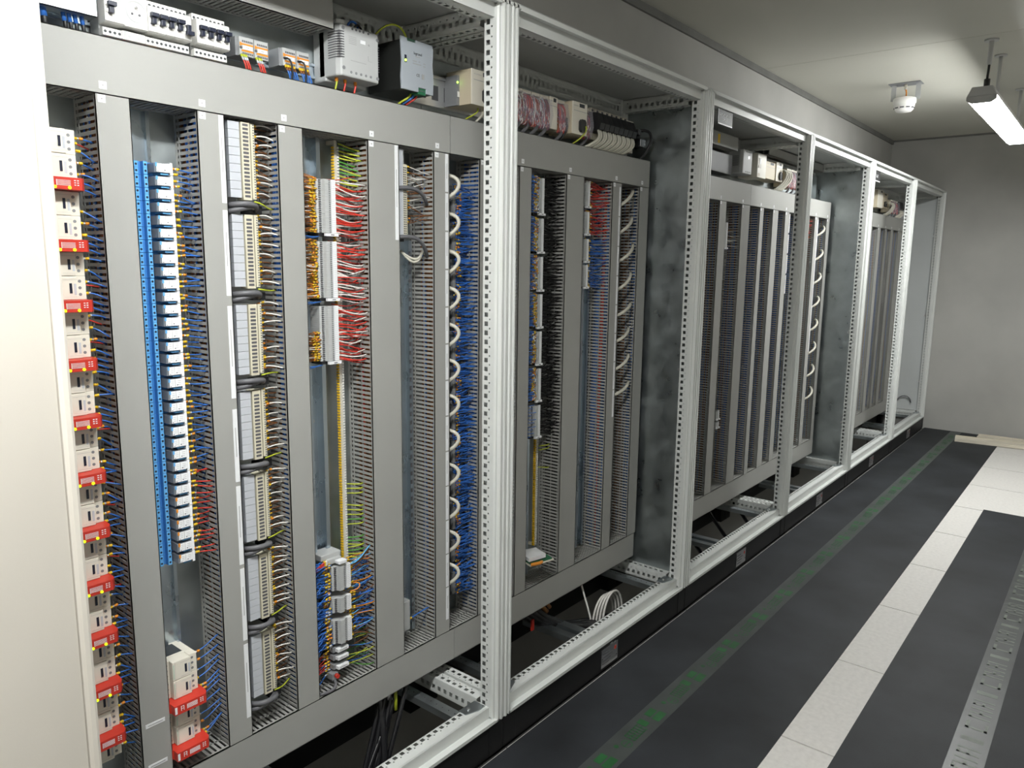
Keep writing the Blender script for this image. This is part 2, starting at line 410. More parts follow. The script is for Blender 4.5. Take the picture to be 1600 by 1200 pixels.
    for xx in (X+e, X+1.138):
        m = MB(); m.box(xx, xx+.0612, .34, .397, 0, .099, 'plinth'); obj('rear_plinth_corner', m, t)
        m = MB(); m.box(xx, xx+.0612, .004, .07, 0, .099, 'plinth'); obj('plinth_corner', m, t, bevel=.003)
    m = MB(); m.box(X+.55, X+.66, .0045, .006, .010, .080, 'steel'); o = obj('rating_plate', m, t, label='small silver rating plate')
    m = MB()
    for i in range(4): m.box(X+.558, X+.60+.012*(i % 3), .0041, .0046, .022+i*.013, .0255+i*.013, 'ink')
    m.box(X+.636, X+.650, .0041, .0046, .052, .066, 'pinkred'); m.disc((X+.557, .0042, .045), .003, 'y', 6, 'darkgrey'); m.disc((X+.653, .0042, .028), .003, 'y', 6, 'darkgrey'); obj('plate_print', m, o)['kind'] = 'stuff'
    return t
CL = ['open grey cabinet frame holding the blue relays and red modules, beside the beige door',
      'open grey cabinet frame with row of pale cables at its top and galvanised side wall',
      'open grey cabinet frame with a large black nameplate hanging under its top rail',
      'open grey cabinet frame with galvanised side wall, between the two nameplate cabinets',
      'open grey cabinet frame with a small square nameplate under its top rail',
      'empty grey cabinet frame standing against the end wall, with painted side panel']
cabs = [cabinet(-1.2, CL[0])]
for i in range(1, 6): cabs.append(copy_tree(cabs[0], (1.2*i, 0, 0), None, CL[i]))
for i in range(5):
    X = -1.2+1.2*i
    a, b = {0: (-1.15, 0), 1: (0, 1.15), 2: (1.25, 2.4), 3: (2.4, 3.55), 4: (3.65, 5.9)}[i]
    m = MB(); m.box(a+.001, b-.001, YP, YP+.003, .16, 2.02, 'plate'); obj('mounting_plate', m, cabs[i])
def side_panel(cb, x, mt, y1=.362):
    m = MB(); m.box(x-.0015, x+.0015, .046, y1, .152, 2.046, mt); o = obj('side_panel', m, cb)
    for y, z in ((.07, .42), (.075, 1.02), (.07, 1.72)):
        k = MB(); k.disc((x-.003, y, z), .008, 'x', 8, 'steel', h=.003, back=.003); obj('panel_screw', k, o)
side_panel(cabs[1], 1.198, 'sidegalv'); side_panel(cabs[3], 3.598, 'sidegalv'); side_panel(cabs[5], 5.998, 'sidepaint')
side_panel(cabs[0], -1.197, 'sidegalv')
def nameplate(cb, x0, x1, z0, z1, lines):
    m = MB(); m.box(x0, x1, .031, .034, z0, z1, 'black'); o = obj('nameplate', m, cb, label='black nameplate with white lettering')
    m = MB(); m.box(x0, x0+.004, .0305, .031, z0, z1, 'label'); m.box(x0, x1, .0305, .031, z0, z0+.005, 'label')
    for zc, h, a, b, n in lines:
        for i in range(n):
            u = a+(b-a)*i/n; wd = (b-a)/n*.7
            m.box(u, u+wd*.25, .0305, .031, zc-h/2, zc+h/2, 'label'); m.box(u, u+wd, .0305, .031, zc+(h/2-.002)*(1 if i % 2 else -1)-.001, zc+(h/2-.002)*(1 if i % 2 else -1)+.001, 'label')
    obj('lettering', m, o)['kind'] = 'stuff'
nameplate(cabs[2], 1.335, 1.475, 1.998, 2.056, [(2.037, .010, 1.35, 1.455, 8), (2.018, .010, 1.38, 1.425, 4)])
nameplate(cabs[4], 3.745, 3.865, 1.992, 2.056, [(2.026, .018, 3.775, 3.83, 2)])

# ---- beige door leaf swung open at the near end
th = math.radians(140); hx, hy = -1.128, -.045
D = Vector((math.cos(th), -math.sin(th), 0)); N = Vector((math.sin(th), math.cos(th), 0))
t = cabs[0]
def slab(mb, a, b, n0, n1, z0, z1, m):
    pts = [Vector((hx, hy, 0))+D*p+N*q for p, q in ((a, n0), (b, n0), (b, n1), (a, n1))]
    mb.prism([(p.x, p.y) for p in pts], 'z', z0, z1, m)
m = MB(); slab(m, .0325, .62, -.018, .0, .11, 2.09, 'door'); t = obj('door', m, t, label='plain beige door leaf swung open')
m = MB()
pts = [Vector((hx, hy, 0))+D*p+N*q for p, q in [(.029, -.018), (.029, .001), (.025, .006), (.017, .009), (.009, .008), (.003, .004), (0, -.004), (.001, -.018)]]
m.prism([(p.x, p.y) for p in pts], 'z', .11, 2.09, 'door', smooth=False); obj('edge_fold', m, t)

# ================================================================== wiring ducts
PIT_ = .0125
def slot_boxes(mb, L, f):
    """slotted duct wall: u along 0..L, v depth from the cover 0..0.1; f maps (u0,u1,v0,v1) to a box"""
    n = int(L/PIT_)
    for a, b in ((0, .007), (.080, .085), (.091, .1)): f(mb, 0, L, a, b)
    for i in range(n):
        c = (i+.5)*PIT_
        f(mb, c-.0034, c+.0034, .007, .080); f(mb, c-.0053, c+.0053, .041, .046); f(mb, c-.0030, c+.0030, .085, .091)
LV = ZT0-ZB1-.001
def vwall(side):
    mb = MB()
    def f(mb, u0, u1, v0, v1): mb.box(-.0008, .0008, YF+v0+.001, YF+v1 if v1 < .1 else YP, ZB1+.0005+u0, ZB1+.0005+u1, 'duct')
    slot_boxes(mb, LV, f); return mb
WALL = None
DUCTS = []
def vduct(x0, x1, label, stickers=True, strips=(), strip_x=None, group=None, both=True):
    global WALL
    t = thing('wiring_duct', ((x0+x1)/2, YP, ZB1), label, 'duct', group)
    m = MB(); m.box(x0-.001, x1+.001, YF, YF+.003, ZB1+.001, ZT0-.0015, 'duct'); m.box(x0-.001, x0+.0005, YF, YF+.006, ZB1+.001, ZT0-.0015, 'duct'); m.box(x1-.0005, x1+.001, YF, YF+.006, ZB1+.001, ZT0-.0015, 'duct')
    c = obj('duct_cover', m, t)
    m = MB(); m.box(x0, x1, YP-.003, YP-.0005, ZB1+.001, ZT0-.001, 'duct_in'); obj('duct_base', m, t)
    for xx in (x0+.001, x1-.001):
        if WALL is None:
            WALL = obj('slotted_wall', vwall(0), t); WALL.location.x = xx-0; 
            # store mesh about x=0
            for v in WALL.data.vertices: v.co.x += BASE[t.name].x
            WALL.location = (xx-BASE[t.name].x, 0, 0)
        else:
            o = bpy.data.objects.new('slotted_wall', WALL.data); COL.objects.link(o); o.parent = t; o.location = (xx-BASE[t.name].x, 0, 0); BASE[o.name] = BASE[t.name]
    if stickers:
        m = MB(); m.box(x0+.004, x0+.018, YF-.0006, YF+.0005, 1.7285, 1.7425, 'label'); s_ = obj('number_sticker', m, c)
        m = MB(); m.box(x0+.0095, x0+.0125, YF-.0010, YF-.0005, 1.734, 1.737, 'inkgrey'); obj('sticker_print', m, s_)
    if strips:
        for a, b in strips:
            m = MB(); m.box(strip_x-.0055, strip_x+.0055, YF-.0010, YF+.0005, a, b, 'label'); s_ = obj('label_strip', m, c)
            m = MB(); m.box(strip_x-.001, strip_x+.0005, YF-.0014, YF-.0008, b-(b-a)*.65, b-(b-a)*.25, 'inkgrey'); obj('strip_print', m, s_)
    DUCTS.append((x0, x1)); return c
st2 = [(1.56, 1.742), (1.36, 1.545), (1.13, 1.338), (.935, 1.105), (.735, .925), (.545, .725), (.345, .535)]
st5 = [(1.638-.1085*i+.0, 1.742-.1085*i) for i in range(13)]
c = vduct(-.940, -.878, 'grey slotted wiring duct between the white contactors and the blue relays')
for z in (.4415, .345):
    m = MB(); m.box(-.931, -.889, YF-.0008, YF+.0005, z-.0045, z+.0045, 'label'); o = obj('paper_label', m, c)
    m = MB(); m.box(-.926, -.894, YF-.0012, YF-.0007, z-.001, z+.001, 'inkgrey'); obj('label_print', m, o)
vduct(-.740, -.681, 'grey slotted duct between the blue relays and the grey interface bases', strips=st2, strip_x=-.688)
vduct(-.548, -.483, 'grey slotted duct just right of the white and brown wires of the interface bases')
vduct(-.285, -.181, 'broad grey slotted duct beside the red and white wires', strips=[(1.497, 1.742)], strip_x=-.190)
vduct(-.049, .0115, 'grey slotted duct carrying thirteen white label strips, beside the white cable loops', strips=st5, strip_x=.001)
vduct(.145, .205, 'grey slotted duct filled with blue wires, left behind the ribbed cabinet posts')
vduct(.335, .396, 'grey slotted duct just right behind the ribbed cabinet posts')
vduct(.596, .7015, 'broad grey slotted duct beside the fan of black wires')
vduct(.8957, .957, 'grey slotted duct with white strips, beside the diagonal pale cables', strips=[(1.73-.112*i-.108, 1.73-.112*i) for i in range(8)], strip_x=.948)
vduct(1.097, 1.168, 'last grey slotted duct on the board beside the galvanised side wall')
CG = ['grey slotted duct nearest the left post of the black nameplate cabinet', 'grey slotted duct left of the single high terminal strip, black nameplate cabinet', 'broad grey slotted duct right of the single high terminal strip', 'slimmest grey slotted duct on the black nameplate board', 'grey slotted duct left of the duct with broken white label strips']
for (x0, x1), l in zip(((1.50, 1.56), (1.8555, 1.93), (2.12, 2.2203), (2.361, 2.411), (2.548, 2.6267)), CG): vduct(x0, x1, l, group='ducts behind the black nameplate')
vduct(2.7387, 2.8017, 'grey slotted duct with a broken line of white label strips', strips=[(1.655-.115*i-.025, 1.745-.115*i-.01) for i in range(4)], strip_x=2.81)
vduct(3.03, 3.09, 'grey slotted duct right behind the post of the black nameplate cabinet')
vduct(3.2616, 3.3244, 'grey slotted duct with pale cables hanging beside it, second from the galvanised side wall', strips=[(.9, 1.73)], strip_x=3.318)
vduct(3.4939, 3.552, 'end duct of the board beside the galvanised side wall of the fourth cabinet')
for k, (x0, x1) in enumerate(((4.50, 4.60), (4.7681, 4.8521), (4.9881, 5.0579), (5.1814, 5.2614), (5.4333, 5.5617), (5.68, 5.76))):
    vduct(x0, x1, ['sixth', 'fifth', 'fourth', 'third', 'second', 'first'][k]+' slotted duct counted from the empty end cabinet, in the small nameplate cabinet', group='ducts in the small nameplate cabinet')
def hduct(x0, x1, z0, z1, label, stickers=(), walls=(1, 1), name='wiring_duct', y0=YF):
    t = thing(name, ((x0+x1)/2, YP, z0), label, 'duct')
    m = MB(); m.box(x0, x1, y0-.001, y0+.003, z0-.001, z1+.001, 'duct'); m.box(x0, x1, y0-.001, y0+.008, z0-.001, z0+.0006, 'duct'); m.box(x0, x1, y0-.001, y0+.008, z1-.0006, z1+.001, 'duct'); c = obj('duct_cover', m, t)
    m = MB(); m.box(x0, x1, YP-.003, YP-.0005, z0+.001, z1-.001, 'duct_in'); obj('duct_base', m, t)
    for zz in (z0+.0015, z1-.0015):
        m = MB()
        def f(mb, u0, u1, v0, v1): mb.box(x0+u0, x0+u1, y0+v0+.001, y0+v1 if v1 < .1 else YP, zz-.0008, zz+.0008, 'duct')
        slot_boxes(m, x1-x0, f); obj('slotted_wall', m, t)
    m = MB(); m.box(x1-.0012, x1, y0, YP, z0, z1, 'duct'); obj('end_wall', m, t)
    for sx in stickers:
        m = MB(); m.box(sx-.007, sx+.007, y0-.0016, y0-.0005, z0+.008, z0+.022, 'label'); s_ = obj('number_sticker', m, c)
        m = MB(); m.box(sx-.0015, sx+.0015, y0-.002, y0-.0012, z0+.0135, z0+.0165, 'inkgrey'); obj('sticker_print', m, s_)
hduct(-1.145, .0135, ZT0, ZT1, 'long grey horizontal duct under the circuit breakers', [-.9256, -.729, -.532, -.2737, -.037])
hduct(.0175, 1.168, ZT0, ZT1, 'grey horizontal duct under the row of pale cables and black plugs', [.166, .348, .6134, .9171, 1.111])
hduct(-1.145, .03, ZB0, ZB1, 'long grey horizontal duct under the blue relay columns')
hduct(.032, 1.156, ZB0, ZB1, 'grey horizontal duct under the small green circuit board')
hduct(1.26, 2.22, ZT0, ZT1, 'grey horizontal duct below the grey power supply of the black nameplate cabinet', [1.86, 2.125])
hduct(2.222, 3.552, ZT0, ZT1, 'grey horizontal duct reaching the galvanised side wall of the fourth cabinet', [2.365, 2.55, 2.745, 3.27, 3.5])
hduct(1.26, 3.552, ZB0, ZB1, 'long grey horizontal duct at the foot of the black nameplate cabinet')
hduct(3.67, 5.80, ZT0, ZT1, 'grey horizontal duct at the top of the small nameplate cabinet board', [4.775, 4.995, 5.19, 5.45])
hduct(3.67, 5.80, ZB0, ZB1, 'grey horizontal duct at the foot of the small nameplate cabinet board')
hduct(-1.145, -.386, 1.985, 2.052, 'grey slotted duct running above the circuit breakers')
hduct(1.26, 2.025, 1.99, 2.05, 'grey slotted duct above the power supply behind the black nameplate')
hduct(2.60, 3.55, 2.045, 2.088, 'thin grey slotted duct high above the pale plugs of the black nameplate cabinet', y0=.300)

# ================================================================== small helpers for devices
def wire(pts, col, label, group, r=.0013, ferr=(), name='wire'):
    r *= 1.2; ferr = [(a*1.15, b*1.4, c) for a, b, c in ferr]
    m = MB(); m.tube(pts, r, 5, col); o = obj(name, m, base=tuple(pts[0])); tag(o, label, 'wire' if name == 'wire' else 'cable', group)
    if ferr:
        k = MB(); P = [Vector(p) for p in pts]; d = (P[1]-P[0]).normalized(); a = P[0]
        for ln, rr, c in ferr:
            k.tube([a, a+d*ln], rr, 6, c); a = a+d*ln
        obj('ferrule', k, o)
    return o
F2 = lambda: random.choice([((.008, .0021, 'yellow'), (.003, .0016, 'labelgrey'), (.006, .0021, 'orange')), ((.006, .0021, 'orange'), (.003, .0016, 'white'), (.006, .0021, 'yellow')), ((.009, .0021, 'yellow'), (.003, .0017, 'labelgrey')), ((.004, .0018, 'labelgrey'), (.008, .0022, 'yellow'))])
def run(p0, p3, lift=.006, n=7):
    p0 = Vector(p0); p3 = Vector(p3); dx = (p3.x-p0.x)
    return bez(p0, p0+Vector((dx*.45, -.002, lift)), p3+Vector((-dx*.35, -.006, lift*.9)), p3, n)
def slot_z(z): return ZB1+.0005+(round((z-ZB1)/PIT_))*PIT_

# ================================================================== contactors and red modules
def make_contactor(x0, zc, label, group):
    t = thing('contactor', (x0+.0385, YP, zc-.0223), label, 'contactor', group)
    z0, z1 = zc-.0222, zc+.0222; x1 = x0+.077
    m = MB(); m.box(x0, x1, .272, YP-.002, z0, z1, 'ivory'); m.box(x0+.002, x0+.017, .256, .272, z0, z1, 'ivory'); m.box(x1-.018, x1, .250, .272, z0, z1, 'ivory')
    obj('body', m, t, bevel=.0012)
    m = MB(); m.box(x0+.017, x1-.0185, .2415, .273, z0+.0003, z1-.0003, 'ivory'); c = obj('front_cover', m, t, bevel=.0015)
    m = MB(); m.box(x0+.0445, x0+.0490, .2405, .2425, zc-.010, zc+.009, 'navy'); obj('indicator_window', m, c)
    m = MB(); m.box(x0+.0525, x0+.0565, .2410, .242, zc-.013, zc+.008, 'labelgrey'); obj('info_label', m, c)
    m = MB(); m.box(x0+.0185, x0+.0205, .2409, .242, zc-.018, zc+.016, 'mint'); obj('brand_strip', m, c)
    m = MB(); m.box(x0+.0225, x0+.0228, .2412, .242, z0+.001, z1-.001, 'inkgrey'); m.box(x0+.0345, x1-.017, .2412, .242, zc+.0155, zc+.0158, 'inkgrey'); m.box(x0+.0345, x1-.017, .2412, .242, zc-.0168, zc-.0165, 'inkgrey'); obj('cover_groove', m, c)['kind'] = 'stuff'
    for dz in (-.0125, 0, .0125):
        m = MB()
        m.disc((x1-.011, .250, zc+dz), .0030, 'y', 8, 'midgrey'); obj('terminal_screw', m, t)
        m = MB(); m.disc((x0+.0095, .256, zc+dz), .0030, 'y', 8, 'midgrey'); obj('terminal_screw', m, t)
    for xx, sx in ((x1, 1), (x0, -1)):
        m = MB()
        for dz in (-.0125, 0, .0125): m.box(min(xx-sx*.002, xx+sx*.0003), max(xx-sx*.002, xx+sx*.0003), .276, .292, zc+dz-.004, zc+dz+.004, 'ink')
        obj('terminal_opening', m, t)['kind'] = 'stuff'
    # recessed side plate on the top face
    m = MB(); m.box(x0+.010, x0+.058, .278, YP-.010, z1-.001, z1+.0004, 'darkgrey'); obj('side_recess', m, t)
    return t
def make_red(x0, zc, label, leds, group):
    x1 = x0+.099
    t = thing('relay_module', (x0+.05, YP, zc-.011), label, 'relay module', group)
    m = MB(); m.prism([(x0, YP-.004), (x0, .262), (x0+.010, .252), (x0+.010, .240), (x0+.018, .232), (x0+.018, .2155), (x1-.009, .2155), (x1-.002, .226), (x1, .252), (x1, YP-.004)], 'z', zc-.0109, zc+.0109, 'red'); b = obj('housing', m, t)
    m = MB(); yy0, yy1 = .2149, .2158
    def ln(a, b_, c, d): m.box(x0+a, x0+b_, yy0, yy1, zc+c, zc+d, 'label')
    for a in (.032, .038): ln(a, a+.0012, -.004, .006)
    ln(.032, .039, .0005, .0012); ln(.032, .039, .006, .0065)
    ln(.046, .0468, -.005, .006)
    for k in range(5): ln(.0468, .070, -.004+k*.0022, -.0033+k*.0022)
    for k in range(3):
        for j in range(2): ln(.076+j*.005, .079+j*.005, -.003+k*.004, -.0015+k*.004)
    obj('printed_marks', m, b)['kind'] = 'stuff'
    if leds:
        for a in (.043, .0675):
            m = MB(); m.tube([(x0+a, .2135, zc-.0075), (x0+a, .2158, zc-.0075)], .0028, 8, 'led_yellow'); obj('status_light', m, t, label='glowing yellow-green status light')
    else:
        m = MB(); m.box(x0+.0185, x0+.0235, yy0, yy1, zc-.008, zc+.008, 'label'); obj('side_sticker', m, b)
    for xx in (x0+.004, x1-.006):
        m = MB()
        for dz in (-.006, 0, .006): m.box(xx-.002, xx+.002, .262, .275, zc+dz-.002, zc+dz+.002, 'ink')
        obj('plug_opening', m, t)['kind'] = 'stuff'
    return t
CG0 = 'white contactor in the tall column beside the beige door, between red modules'
c0 = None; cz = []
X0 = -1.053
for i in range(11):
    zr = 1.5728-.1117*i
    for k in range(2): cz.append(zr+.0109+.0223+.0446*(1-k))
cz.append(1.5728-.1117*10-.0109-.0223)
for j, z in enumerate(cz):
    l = ('upper', 'lower')[j % 2]+' contactor of the pair above the '+ORD[j//2]+' red module below the top duct' if j < 22 else 'contactor under the lowest unlit red module beside the beige door'
    if c0 is None: c0 = make_contactor(X0, z, l, 'contactors beside the beige door'); cz0 = z
    else: copy_tree(c0, (0, 0, z-cz0), None, l)
r0 = None
for i in range(11):
    zr = 1.5728-.1117*i
    if i == 0: r0 = make_red(-1.072, zr, 'topmost red relay module with lit green lights below the top duct, beside the beige door', True, 'lit red modules beside the beige door')
    elif i < 10: copy_tree(r0, (0, 0, zr-1.5728), None, ORD[i]+' red relay module with lit green lights below the top duct, beside the beige door')
    else: make_red(-1.072, zr, 'lowest red relay module beside the beige door, its lights off', False, None)
zr1 = .4585
lb = ['white contactor with exposed top, uppermost of four under the blue relays', 'white contactor resting on the upper unlit red module under the blue relays',
      'white contactor just below the upper unlit red module', 'white contactor resting on the lower unlit red module']
k = 0
for i in range(2):
    for j in range(2):
        z = zr1-.1117*i+.0109+.0223+.0446*(1-j); copy_tree(c0, (.174, 0, z-cz0), None, lb[k])['group'] = 'contactors under the blue relays'; k += 1
for i, l in enumerate(('upper unlit red module under the blue relay column, with white side sticker', 'lower unlit red module just above the bottom duct, with white side sticker')):
    make_red(-.893, zr1-.1117*i, l, False, None)
# wires of the contactors
wl = 'blue wire with yellow ferrule from a white contactor column into the grey duct'
for z in cz:
    for dz, sl in ((.010, 0), (-.012, -1)):
        if random.random() < .08: continue
        p0 = (-.977, .264+random.uniform(-.003, .006), z+dz); zz = slot_z(z+dz-.006)+PIT_*sl
        wire(run(p0, (-.932, .262+random.uniform(-.012, .02), zz), random.uniform(.0, .008)), 'blue_wire', wl, 'blue contactor wires', .0013, F2())
    if random.random() < .45:
        wire(run((-.977, .285, z+.004), (-.932, .285, slot_z(z-.004)), .001), 'red_wire', 'red wire behind the blue ones, from a contactor into the duct', 'red contactor wires', .0013, F2())
for i in range(11):
    zr = 1.5728-.1117*i
    for dz in (.006, -.006):
        wire(run((-.978, .262, zr+dz), (-.932, .268, slot_z(zr+dz-.008)), .003), 'blue_wire', 'blue wire plugged into the end of a red module beside the beige door', 'blue module wires', .0013, ((.004, .002, 'labelgrey'), (.008, .0022, 'yellow')))
for i in range(2):
    zr = zr1-.1117*i
    for j in range(2):
        z = zr+.0109+.0223+.0446*(1-j)
        for dz in (.010, -.010):
            wire(run((-.804, .27, z+dz), (-.732, .27, slot_z(z+dz+.022)), -.002), 'blue_wire', 'blue wire from the right side of the contactors under the relays', 'blue wires right of lower contactors', .0013, F2())
            wire(run((-.881, .27, z+dz), (-.925, .262, z+dz-.026), .0), 'blue_wire', 'blue wire from the left side of the contactors under the relays', 'blue wires left of lower contactors', .0013, ((.006, .0022, 'red'), (.010, .0023, 'yellow'), (.004, .0016, 'labelgrey'), (.006, .0022, 'yellow')))
    for dz in (.006, -.004): wire(run((-.796, .262, zr+dz), (-.732, .27, slot_z(zr+dz+.02)), .0), 'blue_wire', 'blue wire from the right end of an unlit red module', 'blue wires of unlit red modules', .0013, F2())

# ================================================================== blue relay column
m = MB(); m.prism([(x+.030, y) for x, y in [(-.873, YP-.0005), (-.873, YP-.002), (-.862, YP-.002), (-.862, YP-.012), (-.868, YP-.012), (-.868, YP-.0135), (-.8605, YP-.0135), (-.8605, YP-.0035), (-.8375, YP-.0035), (-.8375, YP-.0135), (-.830, YP-.0135), (-.830, YP-.012), (-.836, YP-.012), (-.836, YP-.0005)]], 'z', .30, 1.742, 'rail')
tag(obj('mounting_rail', m), 'galvanised hat rail standing behind the blue relay column', 'rail')
def make_relay(zc, label, group):
    t = thing('plug_in_relay', (-.845, YP-.014, zc-.0125), label, 'relay', group)
    z0, z1 = zc-.0126, zc+.0126
    prof = [(-.893, YP-.014), (-.893, .283), (-.886, .283), (-.886, .272), (-.8775, .272), (-.8775, .262), (-.868, .262), (-.868, .2545), (-.861, .2545), (-.861, .262), (-.852, .262), (-.852, .250), (-.8445, .250), (-.8445, .262), (-.839, .268), (-.806, .268), (-.806, .264), (-.800, .264), (-.800, YP-.014)]
    m = MB(); m.prism(prof, 'z', z0, z1, 'blue'); b = obj('socket', m, t)
    m = MB()
    for x, y in ((-.8645, .2545), (-.8482, .250)): m.box(x-.0037, x+.0037, y-.0012, y+.001, z0+.0005, zc-.0004, 'blue_light'); m.box(x-.0037, x+.0037, y-.0012, y+.001, zc+.0004, z1-.0005, 'blue_light')
    obj('terminal_ridge', m, b)['kind'] = 'stuff'
    for x, y in ((-.8645, .2533), (-.8482, .2488)):
        for dz in (-.0062, .0062):
            m = MB(); m.disc((x, y, zc+dz), .0024, 'y', 7, 'navy', h=.0004); obj('clamp_hole', m, b)
    m = MB(); m.box(-.8385, -.8065, .232, .268, zc-.0085, zc+.0095, 'smoke_clear'); r = obj('relay_case', m, t)
    m = MB(); m.box(-.834, -.807, .2312, .2322, zc-.0075, zc+.0092, 'label'); l = obj('relay_label', m, r)
    m = MB()
    for q in range(3): m.box(-.831, -.825, .2308, .2313, zc-.003+q*.004, zc-.0024+q*.004, 'inkgrey'); m.box(-.817, -.810, .2308, .2313, zc-.003+q*.004, zc-.0024+q*.004, 'inkgrey')
    m.box(-.8225, -.8219, .2308, .2313, zc-.0072, zc+.009, 'inkgrey'); m.box(-.8325, -.8305, .2308, .2313, zc-.0065, zc-.005, 'ink'); m.box(-.8185, -.8165, .2306, .2313, zc-.0045, zc-.0025, 'ink')
    obj('label_print', m, l)['kind'] = 'stuff'
    m = MB(); m.box(-.8365, -.833, .2306, .2325, zc+.003, zc+.0105, 'blue_light'); obj('test_button', m, t)
    m = MB(); m.box(-.825, -.8085, .2345, .268, zc-.0122, zc-.0086, 'blue_light'); obj('retaining_clip', m, t)
    m = MB(); m.box(-.8065, -.801, .2318, .268, z0+.0004, z1-.0004, 'label'); obj('marker_tab', m, t)
    return t
zr0 = 1.619; DZR = .0258
R0 = make_relay(zr0, 'topmost blue-button relay of the tall blue column below the top duct', 'relays with blue buttons')
R1 = None
for i in range(1, 33):
    z = zr0-DZR*i
    if i < 27: copy_tree(R0, (0, 0, -DZR*i), None, ORD[i]+' blue-button relay of the tall blue column, counted from the top duct')
    elif R1 is None:
        R1 = copy_tree(R0, (0, 0, -DZR*i), None, 'topmost orange-button relay of the tall blue column'); R1['group'] = 'relays with orange buttons'; i1 = i
        for c in R1.children:
            if c.name.startswith('test_button'):
                c.data = c.data.copy(); c.data.materials[0] = MATS['orange']
    else: copy_tree(R1, (0, 0, -DZR*(i-i1)), None, ORD[i-i1]+' orange-button relay of the tall blue column, counted downwards')
for i in range(33):
    z = zr0-DZR*i
    lo = i >= 25
    for dz in (.005, -.006):
        c = 'red_wire' if lo else 'blue_wire'
        wire(run((-.800, .262, z+dz), (-.732, .255+random.uniform(0, .03), slot_z(z+dz-random.choice((.004, .010)))), random.uniform(-.004, .004)), c,
             'red wire from the orange-button relays into the duct' if lo else 'blue wire with yellow ferrule from the blue-button relays into the duct', 'red relay wires' if lo else 'blue relay wires', .0012, ((.009, .0014, 'labelgrey'),)+F2())
m = MB()
for i in range(33):
    z = zr0-DZR*i
    for dz in ((.004, -.006) if i > 23 else (.003,)):
        m.tube([(-.892, .275, z+dz), (-.884, .268, z+dz-.003)], .0016, 5, 'red_wire'); m.tube([(-.884, .268, z+dz-.003), (-.8795, .266, z+dz-.005)], .0012, 5, random.choice(('yellow', 'red_wire', 'labelgrey')))
tag(obj('wire_tails', m), 'red wire tails poking out left of the blue relay sockets', 'wires', kind='stuff')

# ================================================================== grey interface bases with label cards
def make_base(z0, z1, label, group, ncard):
    t = thing('interface_base', (-.636, YP, z0), label, 'interface base', group)
    m = MB(); m.box(-.676, -.600, .272, YP-.001, z0-.012, z1, 'lightgrey'); m.box(-.670, -.6665, .262, .272, z0, z1, 'darkgrey'); obj('body', m, t)
    h = (z1-z0)/ncard; c0_ = None
    for k in range(ncard):
        if c0_ is None:
            m = MB(); m.box(-.6655, -.6385, .2465, .272, z0+.0004, z0+h-.0004, 'labelgrey'); c0_ = obj('label_card', m, t)
        else: inst('label_card', c0_, (0, 0, h*k), t)
    m = MB(); m.box(-.6355, -.6145, .2445, .272, z0-.004, z1, 'beigepale'); a = obj('terminal_block', m, t)
    m = MB(); n = int((z1-z0)/.0085)
    for k in range(n): m.box(-.6315, -.6185, .2438, .246, z0+.002+k*.0085, z0+.0068+k*.0085, 'ink')
    obj('clamp_slot', m, a)['kind'] = 'stuff'
    m = MB(); m.box(-.6105, -.601, .2475, .272, z0-.001, z1, 'beigepale'); a = obj('terminal_row', m, t)
    m = MB(); n = int((z1-z0)/.0056)
    for k in range(n): m.box(-.605, -.6022, .2468, .248, z0+.002+k*.0056, z0+.0045+k*.0056, 'ink')
    obj('clamp_hole', m, a)['kind'] = 'stuff'
    m = MB(); m.box(-.6135, -.6115, .262, .272, z0, z1, 'darkgrey'); obj('groove', m, t)
    return t
gz = [(1.575, 1.738)]+[(1.551-.2*k-.172, 1.551-.2*k-.012) for k in range(6)]
GB = 'grey interface base with label cards and beige terminals'
for k, (a, b) in enumerate(gz):
    lbl = [GB+', topmost under the horizontal duct', GB+', second below the top', GB+', third below the top', GB+', fourth below the top', GB+', fifth below the top', GB+', second above the bottom duct', GB+', lowest just above the bottom duct'][k]
    make_base(a, b, lbl, None, 9)
    zc = a-.022
    # plug and cable looped across the gap below each base
    pts = bez((-.668, .262, zc+.004), (-.66, .215, zc+.010), (-.60, .222, zc+.012), (-.597, .268, zc-.004), 10)
    m = MB(); m.tube(pts, .0062, 8, 'cable_grey'); m.tube(bez((-.675, .262, zc-.010), (-.66, .228, zc-.006), (-.62, .228, zc+.008), (-.60, .262, zc+.002), 8), .0055, 8, 'cable_grey')
    o = obj('looped_cable', m); tag(o, 'thick dark grey cable looped across the gap between the grey interface bases', 'cable', 'looped cables of the interface bases')
    m = MB(); m.box(-.612, -.580, .262, .30, zc-.010, zc+.008, 'black'); obj('plug', m, o)
    for z in [a+.010+(b-a-.014)*j/7 for j in range(8)]:
        if random.random() < .1: continue
        zz = z+random.uniform(-.003, .003); ye = .252+random.uniform(0, .03)
        wire(run((-.600, .266, zz), (-.541, ye, slot_z(zz-.002)), random.uniform(.004, .010)), 'white_wire', 'white wire with yellow ferrules from an interface base into the duct', 'white interface wires', .0014, F2())
    wire(run((-.606, .25, a-.006), (-.541, .275, slot_z(a-.014)), random.choice((-.004, .004))), 'yg', 'yellow-green earth wire at the foot of an interface base', 'earth wires of the interface bases', .0016)
    m = MB()
    for j in range(16):
        z = a+.006+(b-a-.012)*j/15
        m.tube(run((-.600, .276, z), (-.541, .285, slot_z(z-.004)), .001, 5), .0012, 4, 'brown_wire'); m.tube([(-.5995, .274, z), (-.590, .272, z)], .0021, 5, 'darkgrey'); m.tube([(-.590, .272, z), (-.580, .272, z)], .002, 5, random.choice(('yellow', 'orange', 'yellow', 'labelgrey')))
    tag(obj('wire_bundle', m), 'brown wires with yellow ferrules behind the white wires of the interface bases', 'wires', 'brown interface wires', 'stuff')

